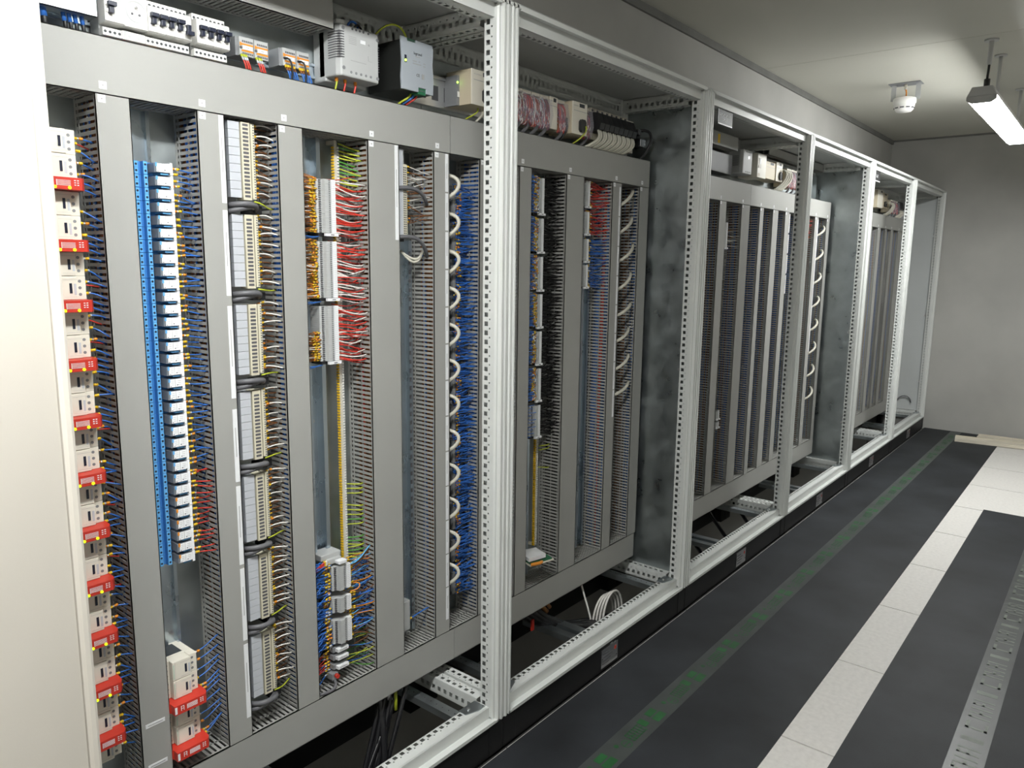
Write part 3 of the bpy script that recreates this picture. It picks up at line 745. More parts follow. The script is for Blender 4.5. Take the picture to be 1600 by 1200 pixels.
# ================================================================== terminal strips
def strip(x0, x1, z0, z1, label, yf=.255, marker=True, tagged=True, face='lightgrey', pitch=.0052, group=None):
    t = thing('terminal_strip', ((x0+x1)/2, YP, z0), label, 'terminal strip', group); w_ = x1-x0
    m = MB(); n = int((z1-z0)/pitch)
    for k in range(n):
        z = z0+k*pitch
        m.prism([(x0-.004, YP-.014), (x0-.004, yf+.016), (x0+.18*w_, yf+.010), (x0+.24*w_, yf+.001), (x0+.50*w_, yf), (x0+.56*w_, yf+.005), (x0+.72*w_, yf+.005), (x0+.74*w_, yf+.010), (x1, yf+.012), (x1, YP-.014)], 'z', z+.0002, z+pitch-.0003, face)
        m.box(x0+.02*w_, x0+.14*w_, yf+.010, yf+.0135, z+.0012, z+.0038, 'ink'); m.box(x0+.58*w_, x0+.68*w_, yf+.0042, yf+.006, z+.0014, z+.0036, 'midgrey')
    obj('terminal_row', m, t)['kind'] = 'stuff'
    if marker:
        m = MB(); m.box(x0+.75*w_, x1+.001, yf+.003, yf+.011, z0, z0+n*pitch, 'label'); a = obj('marker_strip', m, t)
        m = MB()
        for k in range(n): m.box(x0+.77*w_, x1-.001, yf+.0026, yf+.0032, z0+k*pitch-.0002, z0+k*pitch+.0002, 'inkgrey')
        obj('marker_lines', m, a)['kind'] = 'stuff'
    if tagged:
        m = MB(); m.box(x0-.004, x1, yf+.012, YP-.014, z0-.008, z0-.0005, 'black'); obj('end_bracket', m, t)
        m = MB(); m.box(x0+.22*w_, x1+.004, yf-.002, yf+.006, z0-.008, z0-.001, 'label'); a = obj('name_tag', m, t)
        m = MB(); m.box(x0+.55*w_, x0+.78*w_, yf-.0026, yf-.0019, z0-.0055, z0-.0035, 'ink'); obj('tag_print', m, a)
    return t
def fan(name, x0, y0, za, zb, n, x1, cols, ferrs, label, cat='wires', r=.0012, spread=.012, yr=(.25, .30), lift=(-.006, .006), inside=.007, group=None):
    m = MB(); dx = 1 if x1 > x0 else -1
    for k in range(n):
        z = za+(zb-za)*k/max(1, n-1); y = y0+random.uniform(0, .018)
        e = (x1+dx*inside, random.uniform(*yr), slot_z(z+random.uniform(-spread, spread)))
        c = random.choice(cols)
        pts = run((x0, y, z), e, random.uniform(*lift), 6); m.tube(pts, r, 4, c, cap=False)
        if ferrs:
            a = Vector((x0, y, z)); d = (pts[1]-a).normalized(); q = random.uniform(.002, .006)
            m.tube([a+d*q, a+d*(q+.007)], r*1.7, 5, random.choice(ferrs)); 
            if random.random() < .7: m.tube([a+d*(q+.010), a+d*(q+.017)], r*1.7, 5, random.choice(ferrs))
    return tag(obj(name, m), label, cat, group, 'stuff')
# column of red and white wires
rl = [(-.463, -.402, .70, 1.742)]
m = MB()
def hat(m, xa, xb, z0, z1, d=.0135, mt='rail'):
    m.prism([(xa, YP-.0005-d+.0015), (xa, YP-.0005-d), (xa+.012, YP-.0005-d), (xa+.012, YP-.003), (xb-.012, YP-.003), (xb-.012, YP-.0005-d), (xb, YP-.0005-d), (xb, YP-.0005-d+.0015), (xb-.0105, YP-.0005-d+.0015), (xb-.0105, YP-.0008), (xa+.0105, YP-.0008), (xa+.0105, YP-.0005-d+.0015)], 'z', z0, z1, mt)
hat(m, -.438, -.382, .305, 1.742, .030); o = tag(obj('mounting_rail', m), 'galvanised hat rail behind the terminals of the red and white wires', 'rail')
for z in (1.66, 1.02):
    k = MB(); k.disc((-.41, YP-.004, z), .006, 'y', 8, 'steel', h=.003); obj('rail_screw', k, o)
zz3 = [(1.508, 1.642), (1.347, 1.490), (1.186, 1.330)]
names = ['top grey terminal strip between yellow ferrules and red and white wires', 'middle grey terminal strip between yellow ferrules and red and white wires', 'third grey terminal strip between brown wires and red and white wires, half unwired']
for k, (a, b) in enumerate(zz3):
    strip(-.418, -.374, a, b, names[k])
    n = int((b-a)/.0052)
    for j in range(n):
        z = a+.003+j*.0052
        wh = random.random() < .42
        e = slot_z(z-.004+random.uniform(-.013, .008)); zs = slot_z(z)
        L = random.uniform(.55, 1.0)
        wire(run((-.372, .266+random.uniform(0, .006), z), (-.277, .250+random.uniform(0, .045), e), random.uniform(-.016, .002)), 'white_wire' if wh else 'red_wire',
             'white wire running from the grey terminals into the broad duct' if wh else 'red wire running from the grey terminals into the broad duct', 'white terminal wires' if wh else 'red terminal wires', .0014)
    fan('wire_bundle', -.373, .278, a, b, n//2, -.285, ['red_wire', 'red_wire', 'white_wire'], None, ['deeper red and white wires beside the top grey terminal strip', 'deeper red and white wires beside the middle grey terminal strip', 'deeper red and white wires beside the third grey terminal strip'][k], lift=(-.014, 0))
    b2 = b if k < 2 else a+(b-a)*.52
    fan('wire_bundle', -.420, .268, a, b2, int((b2-a)/.0019), -.483, ['brown_wire', 'brown_wire', 'brown_wire', 'white_wire', 'orange_wire'], ['yellow', 'yellow', 'orange', 'yellow'], ['brown wires with yellow ferrules left of the top grey terminal strip', 'brown wires with yellow ferrules left of the middle grey terminal strip', 'brown wires with orange ferrules left of the third grey terminal strip'][k], spread=.006, yr=(.258, .30), r=.0011)
    m = MB(); zz = a-.010
    m.tube(run((-.42, .266, zz+.001), (-.478, .262, zz+.003), -.003), .0013, 5, 'blue_wire'); m.tube(run((-.42, .272, zz), (-.478, .268, zz-.002), -.004), .0013, 5, 'blue_wire')
    tag(obj('wire_pair', m), 'pair of blue wires crossing under a grey terminal strip', 'wires', 'blue wire pairs', 'stuff')
# earth bar with yellow-green wires
m = MB(); m.box(-.340, -.332, .302, .310, .42, 1.742, 'ivory_dark'); m.box(-.340, -.332, .310, YP-.001, .42, .43, 'ivory_dark'); m.box(-.340, -.332, .310, YP-.001, 1.732, 1.742, 'ivory_dark'); t = thing('earth_terminal_bar', (-.345, YP, .42), 'long thin earth terminal bar with yellow edge, beside the galvanised hat rail', 'terminal bar'); obj('bar', m, t)
m = MB(); m2 = MB()
for k in range(int(1.31/.0075)):
    z = .424+k*.0075
    m.box(-.344, -.340, .302, .310, z, z+.0045, 'yellow'); m2.box(-.332, -.3265, .300, .312, z, z+.005, 'white')
obj('yellow_clamps', m, t)['kind'] = 'stuff'; obj('white_clamps', m2, t)['kind'] = 'stuff'
for k in range(13):
    z = 1.735-k*.0088
    wire(run((-.326, .304, z), (-.277, .265+random.uniform(0, .03), slot_z(z-.012)), -.003), random.choice(('yg', 'yg', 'green_wire')), 'yellow-green earth wire above the red and white wires', 'earth wires under the top duct', .0016)
for z in [.835, .822, .808]+[.775-.014*k for k in range(5)]+[.68-.0095*k for k in range(8)]:
    wire(run((-.326, .304, z), (-.282, .285, slot_z(z)), -.003), random.choice(('yg', 'yg', 'green_wire')), 'yellow-green earth wire low on the earth terminal bar', 'earth wires low on the earth bar', .0016)
# lower terminals of this column with the blue bundle
strip(-.410, -.362, .565, .634, 'stepped grey terminal strip topmost in the blue wire bundle', yf=.245, tagged=False)
m = MB(); m.box(-.44, -.375, .270, YP-.016, .652, .668, 'lightgrey'); m.box(-.425, -.38, .262, .275, .640, .655, 'lightgrey'); m.box(-.402, -.376, .243, .262, .640, .650, 'label'); tag(obj('end_clamp', m, bevel=.002), 'grey end clamp with white tag above the blue wire bundle', 'clamp')
strip(-.410, -.362, .502, .548, 'short grey terminal strip in the middle of the blue wire bundle', yf=.245, tagged=False)
strip(-.410, -.362, .412, .484, 'grey terminal strip at the lower end of the blue wire bundle', yf=.245, tagged=False)
for z, l in ((.395, 'small white-tagged grey fuse terminal just under the blue wire bundle'), (.372, 'small white-tagged grey fuse terminal in the middle of three'), (.345, 'small white-tagged grey fuse terminal above the cable with red button')):
    t = thing('fuse_terminal', (-.395, YP, z-.009), l, 'terminal'); m = MB(); m.box(-.415, -.370, .262, YP-.014, z-.009, z+.006, 'midgrey'); obj('body', m, t, bevel=.001)
    m = MB(); m.box(-.408, -.372, .250, .262, z-.006, z+.003, 'label'); a = obj('name_tag', m, t); m = MB(); m.box(-.402, -.378, .2494, .2502, z-.0025, z-.0005, 'inkgrey'); obj('tag_print', m, a)
m = MB(); m.box(-.425, -.405, .255, YP-.016, .312, .330, 'midgrey'); t = thing('push_terminal', (-.415, YP, .312), 'grey terminal with a red round button at the foot of the column', 'terminal'); obj('body', m, t, bevel=.001)
m = MB(); m.tube([(-.413, .246, .324), (-.413, .256, .324)], .006, 10, 'red'); obj('button', m, t)
m = MB(); m.tube(bez((-.416, .258, .312), (-.42, .235, .296), (-.45, .23, .300), (-.478, .245, .300), 10), .0042, 7, 'cable_grey'); tag(obj('looped_cable', m), 'dark cable curling from the red-button terminal onto the bottom duct', 'cable')
fan('wire_bundle', -.414, .262, .412, .655, 110, -.483, ['blue_wire'], ['yellow', 'yellow', 'orange', 'labelgrey'], 'dense bundle of blue wires left of the low grey terminals', spread=.02, r=.0015, yr=(.245, .29))
fan('wire_bundle', -.361, .258, .412, .640, 60, -.285, ['blue_wire', 'blue_wire', 'blue_wire', 'brown_wire', 'skyblue', 'orange_wire'], ['yellow'], 'mixed blue, brown and orange wires right of the low grey terminals', spread=.02, r=.0014, yr=(.245, .29), lift=(-.010, .01))
fan('wire_bundle', -.414, .275, .325, .405, 18, -.483, ['red_wire', 'blue_wire', 'brown_wire', 'red_wire'], ['yellow', 'labelgrey'], 'loose red and blue wires beside the fuse terminals', spread=.014, r=.0013)
fan('wire_bundle', -.369, .28, .318, .405, 16, -.285, ['green_wire', 'yg', 'green', 'blue_wire', 'brown_wire'], None, 'loose green and blue wires right of the fuse terminals', spread=.02, r=.0014)
wire(run((-.362, .252, .628), (-.277, .262, slot_z(.655)), -.006), 'skyblue', 'sky blue wire curving up from the top of the blue wire bundle', None, .0017)
wire(run((-.362, .255, .622), (-.277, .266, slot_z(.648)), -.008), 'brown_wire', 'brown wire just under the sky blue wire', None, .0017)
wire(bez((-.362, .25, .552), (-.335, .235, .548), (-.325, .24, .575), (-.345, .26, .566), 9), 'orange_wire', 'orange wire curled in a loop beside the low grey terminals', None, .0016)
for dz in (0, .004, .008): wire(run((-.428, .262, .645+dz), (-.478, .26, .634+dz), 0), 'red_wire', 'red wire leaving the grey end clamp', 'red wires of the end clamp', .0016, ((.004, .0022, 'white'), (.004, .0022, 'yellow')))

# column with black cables and an empty perforated rail
t = thing('interface_base', (-.15, YP, 1.51), 'small grey interface base high up between the broad duct and the label strip duct', 'interface base')
m = MB(); m.box(-.176, -.135, .265, YP-.001, 1.51, 1.74, 'lightgrey'); obj('body', m, t)
m = MB(); m.box(-.172, -.152, .25, .265, 1.512, 1.738, 'labelgrey'); obj('label_field', m, t)
m = MB(); m.box(-.150, -.136, .252, .265, 1.512, 1.70, 'beigepale'); a = obj('terminal_row', m, t)
m = MB()
for k in range(30):
    for xx in (-.147, -.141): m.box(xx-.002, xx+.002, .2514, .2522, 1.515+k*.006, 1.5185+k*.006, 'ink')
obj('clamp_hole', m, a)['kind'] = 'stuff'
fan('wire_bundle', -.134, .266, 1.54, 1.70, 26, -.049, ['brown_wire', 'white_wire', 'brown_wire', 'cable_grey'], ['yellow', 'orange', 'yellow'], 'brown and white wires from the small high interface base', spread=.02, r=.0013, lift=(-.004, .008))
for z, e, l in ((1.630, 1.600, 'upper thick dark cable crossing from the small interface base'), (1.500, 1.455, 'lower thick dark cable bending down from the small interface base')):
    m = MB(); m.tube(bez((-.176, .25, z+.004), (-.14, .235, z+.012), (-.09, .235, z+.010), (-.052, .262, e), 10), .0055, 8, 'cable_grey'); o = obj('looped_cable', m); tag(o, l, 'cable')
    m = MB(); m.box(-.178, -.140, .262, .29, z-.006, z+.008, 'black'); obj('plug', m, o)
for k in range(2):
    m = MB(); m.tube(bez((-.128, .29, 1.47), (-.10, .255, 1.43-.02*k), (-.085, .255, 1.45), (-.052, .28, 1.47), 9), .0035, 6, 'cable_white'); tag(obj('cable', m), 'short pale cable looping under the small interface base', 'cable', 'pale cables under the small interface base')
m = MB(); hat(m, -.112, -.062, .305, 1.50, .020); o = tag(obj('mounting_rail', m), 'bare perforated rail between the broad duct and the label strip duct', 'rail')
m = MB()
for k in range(44):
    z = .33+k*.0262
    m.box(-.074, -.067, YP-.0212, YP-.0200, z, z+.012, 'ink'); m.box(-.090, -.085, YP-.0045, YP-.0025, z, z+.016, 'steel')  # dark perforations; the steel dashes stand in for glints along the rail
obj('rail_holes_and_glints', m, o)['kind'] = 'stuff'
t = thing('rail_end_block', (-.148, YP, .33), 'grey end block at the foot of the bare perforated rail', 'block'); m = MB(); m.box(-.172, -.130, .262, YP-.021, .345, .44, 'lightgrey'); m.box(-.168, -.133, .275, YP-.021, .330, .345, 'midgrey'); obj('body', m, t, bevel=.003)
m = MB()
for k in range(7): m.box(-.132, -.1296, .27, .285, .352+k*.012, .356+k*.012, 'ink')
obj('clamp_hole', m, t)['kind'] = 'stuff'
wire(run((-.129, .272, .372), (-.042, .27, slot_z(.385)), .006), 'blue_wire', 'blue wire from the grey end block at the foot of the bare rail', None, .0018, ((.006, .0023, 'orange'), (.005, .0023, 'yellow')))

# column of white cable loops and blue wires
for k in range(12):
    z = 1.655-.1075*k; nth = ORD[k]
    m = MB(); m.tube(bez((.020, .268, z+.034), (.050, .215, z+.032), (.056, .212, z-.010), (.012, .264, z-.040), 10), .0056, 8, 'cable_white'); tag(obj('cable', m), nth+' pale cable loop below the top duct, beside the white label strips', 'cable', 'pale cable loops')
    t = thing('interface_base', (.045, YP, z-.09), 'dark interface base behind the '+nth+' pale cable loop below the top duct', 'interface base', 'bases behind the pale cable loops')
    m = MB(); m.box(.022, .070, .280, YP-.001, z-.088, z+.008, 'midgrey'); m.box(.025, .066, .272, .28, z-.085, z-.002, 'darkgrey'); obj('body', m, t)
    m = MB(); m.box(.056, .068, .264, .280, z-.08, z-.010, 'midgrey'); obj('terminal_row', m, t)
    fan('wire_bundle', .070, .262, z-.085, z+.012, 46, .145, ['blue_wire', 'blue_wire', 'blue_wire', 'blue_wire'], ['yellow', 'orange', 'blue_wire', 'blue_wire'] , 'dense blue wires between a pale cable loop and the duct', spread=.012, r=.0013, group='blue wires beside the cable loops', lift=(-.008, .008))

# ---- second board: blue wires, terminals and the black fan
m = MB(); hat(m, .452, .50, .305, 1.742, .030); tag(obj('mounting_rail', m), 'galvanised hat rail behind the terminals of the black wire fan', 'rail')
e7 = [1.728, 1.595, 1.468, 1.340, 1.213, 1.085, .955, .825]
for k in range(7):
    z1, z0 = e7[k]-.004, e7[k+1]+.012
    strip(.456, .497, z0, z1, ORD[k]+' grey terminal strip below the top duct, between blue wires and black wire fan', group='terminal strips of the black wire fan')
    fan('wire_bundle', .464, .250, z0, z1, 46 if k < 6 else 10, .396, ['blue_wire', 'blue_wire', 'blue_wire'], ['yellow', 'yellow', 'orange', 'yellow', 'white'] if k < 6 else None, 'blue wires with yellow ferrules left of the black fan terminals', spread=.004, r=.0013, group='blue wires of the black fan terminals', lift=(-.002, .002), yr=(.25, .285))
    fan('wire_bundle', .499, .268, z0, z1, 40, .596, ['black_wire'], None, 'black wires fanning out from grey terminals into the broad duct', spread=.02, r=.0017, group='black wire fan', lift=(-.012, .004), yr=(.25, .30))
t = thing('earth_terminal_bar', (.49, YP, .44), 'thin yellow-edged earth bar under the black wire fan', 'terminal bar'); m = MB(); m.box(.537, .544, .305, .313, .40, .83, 'ivory_dark'); m.box(.537, .544, .313, YP-.001, .40, .41, 'ivory_dark'); m.box(.537, .544, .313, YP-.001, .82, .83, 'ivory_dark'); obj('bar', m, t)
m = MB(); m2 = MB()
for k in range(56): m.box(.530, .537, .303, .311, .404+k*.0075, .4085+k*.0075, 'yellow'); m2.box(.544, .550, .303, .311, .404+k*.0075, .4085+k*.0075, 'white')
obj('yellow_clamps', m, t)['kind'] = 'stuff'; obj('white_clamps', m2, t)['kind'] = 'stuff'
for z in (.78, .765, .70): wire(run((.55, .306, z), (.60, .29, slot_z(z)), -.002), 'yg', 'yellow-green earth wire under the black wire fan', 'earth wires under the black fan', .0016)
t = thing('circuit_module', (.47, .25, .39), 'small open circuit board with white sticker jutting out above the bottom duct', 'circuit board')
m = MB(); m.prism([(.40, .215), (.505, .190), (.535, .265), (.43, .300)], 'z', .386, .391, 'ivory'); obj('carrier', m, t)
m = MB(); m.prism([(.405, .217), (.500, .195), (.525, .262), (.43, .295)], 'z', .391, .396, 'green'); obj('board', m, t)
m = MB(); m.prism([(.40, .222), (.475, .205), (.500, .270), (.43, .296)], 'z', .402, .415, 'label'); obj('sticker_block', m, t)
m = MB(); m.tube(bez((.395, .21, .397), (.41, .19, .402), (.43, .19, .40), (.445, .20, .396), 6), .006, 7, 'orange'); obj('capacitor', m, t)
m = MB(); hat(m, .825, .878, .305, 1.742, .020, 'rail'); hat(m, .740, .772, 1.33, 1.742, .016, 'rail'); tag(obj('mounting_rail', m), 'dark galvanised hat rail under the terminals with short red wires', 'rail')
e8 = [1.742, 1.637, 1.538, 1.44, 1.345]
for k in range(4):
    z1, z0 = e8[k]-.004, e8[k+1]+.012
    strip(.738, .776, z0, z1, ['first grey terminal strip with red wires at its right', 'second grey terminal strip with red wires at its right', 'third grey terminal strip with blue wires at its right', 'last grey terminal strip above the bare dark rail, blue wires at its right'][k], face='midgrey' if False else 'lightgrey')
    fan('wire_bundle', .777, .262, z0, z1, 20, .8957, ['red_wire'] if k < 2 else ['blue_wire', 'blue_wire'], ['yellow', 'yellow', 'white'], ['red wires of the first strip on the right board', 'red wires of the second strip on the right board', 'blue wires of the third strip on the right board', 'blue wires of the last strip above the bare rail'][k], spread=.022, r=.0014, lift=(-.012, .002))
    fan('wire_bundle', .734, .272, z0, z1, 30, .7015, ['black_wire', 'black_wire', 'white_wire'], ['white'], 'short black wires left of the red and blue wired terminals', spread=.004, r=.0014, group='short black wires')
cz9 = [(1.0413, 1.7186, .963, 1.6648), (1.0394, 1.6136, .9748, 1.5644), (1.0571, 1.5105, .9919, 1.4598), (1.0456, 1.3978, .9851, 1.3485), (1.0547, 1.2761, .9777, 1.2462), (1.0471, 1.1739, .975, 1.1429), (1.0551, 1.0644, .9729, 1.0308), (1.0635, .9505, .97, .928)]
for k, (a, b, c, d) in enumerate(cz9):
    m = MB(); m.tube(bez((c-.01, .30, d-.025), (c-.004, .225, d-.006), ((a+c)/2, .205, (b+d)/2+.012), (a+.045, .262, b+.012), 10), .0062, 8, 'cable_white'); tag(obj('cable', m), ORD[k]+' diagonal pale cable below the top duct, before the galvanised side wall', 'cable', 'diagonal pale cables')
    t = thing('interface_base', (c+.01, YP, d-.07), 'dark interface base tucked behind the '+ORD[k]+' diagonal pale cable', 'interface base', 'bases behind the diagonal cables'); m = MB(); m.box(.965, 1.01, .29, YP-.001, d-.075, d+.018, 'darkgrey'); obj('body', m, t)
    m = MB(); m.box(.967, .978, .284, .29, d-.06, d+.01, 'blue_wire'); obj('terminal_row', m, t)
# wires packed inside some of the ducts, seen through the slots
for x0, x1, cs, l in ((-.94, -.878, ['blue_wire', 'blue_wire', 'brown_wire'], 'blue wires packed inside the duct beside the contactors'), (.145, .205, ['blue_wire', 'blue_wire'], 'blue wires packed inside the duct left behind the posts'),
                      (.8957, .957, ['blue_wire', 'red_wire', 'blue_wire'], 'blue and red wires packed inside the duct beside the diagonal cables'), (-.285, -.181, ['red_wire', 'brown_wire', 'brown_wire'], 'red and brown wires packed inside the broad duct'),
                      (-.548, -.483, ['blue_wire', 'brown_wire'], 'blue and brown wires packed inside the duct right of the interface bases'), (.596, .7015, ['black_wire'], 'black wires packed inside the broad duct of the black fan'),
                      (5.68, 5.76, ['brown_wire', 'blue_wire'], 'brown wires packed inside the last duct of the small nameplate cabinet'), (2.7387, 2.8017, ['blue_wire'], 'blue wires packed inside the duct with broken label strips'),
                      (-.740, -.681, ['blue_wire', 'brown_wire'], 'blue and brown filler wires inside the duct between relays and interface bases'), (-.049, .0115, ['blue_wire', 'brown_wire'], 'blue and brown filler wires inside the duct with the long row of label strips'),  # filler wires from this line on, added to darken the slots
                      (1.097, 1.168, ['blue_wire', 'brown_wire'], 'blue and brown filler wires inside the last duct before the side wall'), (1.8555, 1.93, ['blue_wire', 'brown_wire'], 'blue and brown filler wires inside the duct left of the single high terminal strip'),
                      (2.12, 2.2203, ['blue_wire', 'brown_wire'], 'blue and brown filler wires inside the broad duct of the black nameplate board'), (2.361, 2.411, ['blue_wire', 'brown_wire'], 'blue and brown filler wires inside the slimmest duct of the black nameplate board'),
                      (2.548, 2.6267, ['blue_wire', 'brown_wire'], 'blue and brown filler wires inside the duct left of the broken label strips'), (3.03, 3.09, ['blue_wire', 'brown_wire'], 'blue and brown filler wires inside the duct behind the nameplate cabinet post'),
                      (3.2616, 3.3244, ['blue_wire', 'brown_wire'], 'blue and brown filler wires inside the duct beside the hanging pale cables'), (3.4939, 3.552, ['blue_wire', 'brown_wire'], 'blue and brown filler wires inside the end duct of the fourth cabinet'),
                      (4.7681, 4.8521, ['blue_wire', 'brown_wire'], 'blue and brown filler wires inside the fifth duct from the empty end cabinet'), (4.9881, 5.0579, ['blue_wire', 'brown_wire'], 'blue and brown filler wires inside the fourth duct from the empty end cabinet'),
                      (5.1814, 5.2614, ['blue_wire'], 'blue filler wires inside the third duct from the empty end cabinet'), (5.4333, 5.5617, ['blue_wire', 'brown_wire'], 'blue and brown filler wires inside the second duct from the empty end cabinet')):
    m = MB()
    for k in range(14):
        x = x0+.006+random.uniform(0, .03); y = random.uniform(.262, .318)
        m.tube([(x+random.uniform(-.002, .006), y+random.uniform(-.006, .006), z) for z in (ZB1+.01, .6, .9, 1.2, 1.5, ZT0-.01)], .004, 5, random.choice(cs))
    tag(obj('wire_bundle', m), l, 'wires', kind='stuff')

# ================================================================== circuit breakers and other devices above the top duct
m = MB(); m.prism([(YP-.0005, 1.887), (YP-.008, 1.887), (YP-.008, 1.893), (YP-.002, 1.893), (YP-.002, 1.916), (YP-.008, 1.916), (YP-.008, 1.922), (YP-.0005, 1.922)], 'x', -1.14, -.36, 'rail'); tag(obj('mounting_rail', m), 'horizontal galvanised hat rail carrying the circuit breakers', 'rail')
def breaker(x0, w_, label, npole=2, up_=True, toggle=True, group=None, toggles=1):
    t = thing('circuit_breaker', (x0+w_/2, YP, 1.862), label, 'breaker', group); a, b = x0+.0003, x0+w_-.0003
    m = MB(); m.box(a, b, .288, YP-.008, 1.862, 1.947, 'lightgrey'); m.box(a, b, .276, .288, 1.931, 1.947, 'white'); m.box(a, b, .272, .288, 1.862, 1.8765, 'white'); obj('body', m, t, bevel=.0008)
    m = MB(); m.prism([(.262, 1.8835), (.258, 1.886), (.258, 1.931), (.262, 1.934), (.290, 1.934), (.290, 1.8835)], 'x', a, b, 'white'); c = obj('front_nose', m, t)
    m = MB()
    for k in range(npole):
        xx = a+(k+.5)*(b-a)/npole
        for y, z in ((.272, 1.8692), (.276, 1.939)): m.disc((xx, y, z), .0028, 'y', 8, 'darkgrey')
    obj('terminal_screw', m, t)['kind'] = 'stuff'
    m = MB(); m.box(a+.003, b-.004, .2574, .2582, 1.926, 1.9275, 'mint'); m.box(a+.003, b-.005, .2574, .2582, 1.9215, 1.922, 'inkgrey'); obj('front_print', m, c)['kind'] = 'stuff'
    if toggle:
        for q in range(toggles):
            xm = x0+w_*(q+.5)/toggles if toggles > 1 else x0+min(w_/2, .010); zt = 1.9055
            m = MB(); s = 1 if up_ else -1
            m.tube([(xm-.0085, .262, zt), (xm+.0085, .262, zt)], .0075, 10, 'white'); obj('toggle_hub', m, t)
            m = MB(); m.box(xm-.0042, xm+.0042, .248, .262, zt-.007, zt+.008, 'navy'); m.box(xm-.0078, xm+.0078, .243, .252, zt+s*.009-.004, zt+s*.009+.004, 'navy'); obj('toggle', m, t, bevel=.001, label='dark navy toggle lever')
    return t
breaker(-.902, .036, 'double-width circuit breaker left of the power socket', 4, toggles=1)
t = thing('socket_outlet', (-.8435, YP, 1.862), 'white round power socket between the circuit breakers', 'socket')
m = MB(); m.box(-.8655, -.8205, .288, YP-.008, 1.862, 1.947, 'lightgrey'); m.box(-.8655, -.8205, .272, .288, 1.862, 1.878, 'white'); m.box(-.8655, -.8205, .258, .288, 1.8835, 1.947, 'white'); b = obj('body', m, t, bevel=.0015)
m = MB()
for i in range(24):
    q0 = 2*math.pi*i/24; q1 = 2*math.pi*(i+1)/24
    for ra, ya, rb, yb, c in ((.0205, .2574, .019, .2574, 'lightgrey'), (.019, .2574, .017, .2579, 'lightgrey'), (.017, .2579, 0.0, .2579, 'white')):
        m.quad(*[(-.843+r*math.cos(q), y, 1.914+r*math.sin(q)) for r, y, q in ((ra, ya, q0), (ra, ya, q1), (rb, yb, q1), (rb, yb, q0))], m=c)
obj('socket_well', m, b)
m = MB(); m.disc((-.8505, .2575, 1.909), .0024, 'y', 8, 'ink'); obj('pin_hole', m, b)
m = MB(); m.disc((-.8365, .2575, 1.909), .0024, 'y', 8, 'ink'); obj('pin_hole', m, b)
m = MB(); m.cyl((-.843, .247, 1.922), (-.843, .259, 1.922), .0022, 8, 'steel'); obj('earth_pin', m, b)
m = MB(); m.box(-.862, -.857, .2715, .2725, 1.862, 1.878, 'lightgrey'); m.disc((-.852, .272, 1.8695), .003, 'y', 8, 'lightgrey'); m.disc((-.834, .272, 1.8695), .003, 'y', 8, 'lightgrey'); obj('terminal_screw', m, t)['kind'] = 'stuff'
bl = ['circuit breaker directly right of the power socket, lever up', 'second circuit breaker right of the power socket, lever up', 'third circuit breaker right of the power socket, lever up', 'fourth circuit breaker right of the power socket, lever up', 'circuit breaker with its lever down, end of the socket row']
for k in range(5): breaker(-.820+.018*k, .018, bl[k], 2, k < 4)
bl = ['leftmost breaker of the short group of four', 'second breaker of the short group of four', 'third breaker of the short group of four', 'last breaker of the short group, beside the orange terminals']
for k in range(4): breaker(-.7185+.0185*k, .0185, bl[k], 2, True)
cols_ = [(-.893, 'blue_wire'), (-.888, 'red_wire'), (-.871, 'blue_wire'), (-.857, 'red_wire'), (-.84, 'black_wire'), (-.832, 'brown_wire'), (-.812, 'red_wire'), (-.806, 'orange_wire'), (-.798, 'orange_wire'), (-.785, 'black_wire'), (-.772, 'black_wire'), (-.707, 'blue_wire'), (-.695, 'red_wire'), (-.683, 'brown_wire'), (-.675, 'brown_wire'), (-.664, 'brown_wire'), (-.656, 'blue_wire')]
for x, c in cols_:
    wire([(x, .292, 1.862), (x+.001, .290, 1.856), (x+.002, .288, 1.85), (x+.002, .286, 1.842)], c, {'blue_wire': 'blue', 'red_wire': 'red', 'black_wire': 'black', 'brown_wire': 'brown', 'orange_wire': 'orange'}[c]+' wire dropping from a circuit breaker into the long top duct', 'wires under the circuit breakers', .0019, ((.007, .0026, random.choice(('yellow', 'orange', 'navy', 'yellow'))),))
# dark supply cables with blue sleeves and a galvanised cover at the far left
t = thing('busbar_cover', (-1.0, .30, 1.905), 'galvanised folded cover at the left end above the long top duct', 'cover'); m = MB(); m.box(-1.13, -.912, .268, .271, 1.889, 1.985, 'galv'); m.box(-1.13, -.912, .268, YP, 1.983, 1.985, 'galv'); m.box(-1.13, -.912, .268, .30, 1.889, 1.8905, 'galv'); obj('sheet', m, t)
for k, x in enumerate((-1.0, -.965, -.955, -.945, -.933)):
    m = MB(); m.tube([(x, .29, 1.90), (x+.003, .288, 1.872), (x+.004, .286, 1.84)], .006 if k == 0 else .0035, 7, 'black'); o = obj('cable', m); tag(o, 'black supply cable with blue sleeve under the galvanised cover', 'cable', 'sleeved supply cables')
    m = MB(); m.tube([(x, .29, 1.902), (x+.0025, .2885, 1.874)], .0068 if k == 0 else .0042, 8, 'blue_wire'); obj('sleeve', m, o, label='blue sleeve')
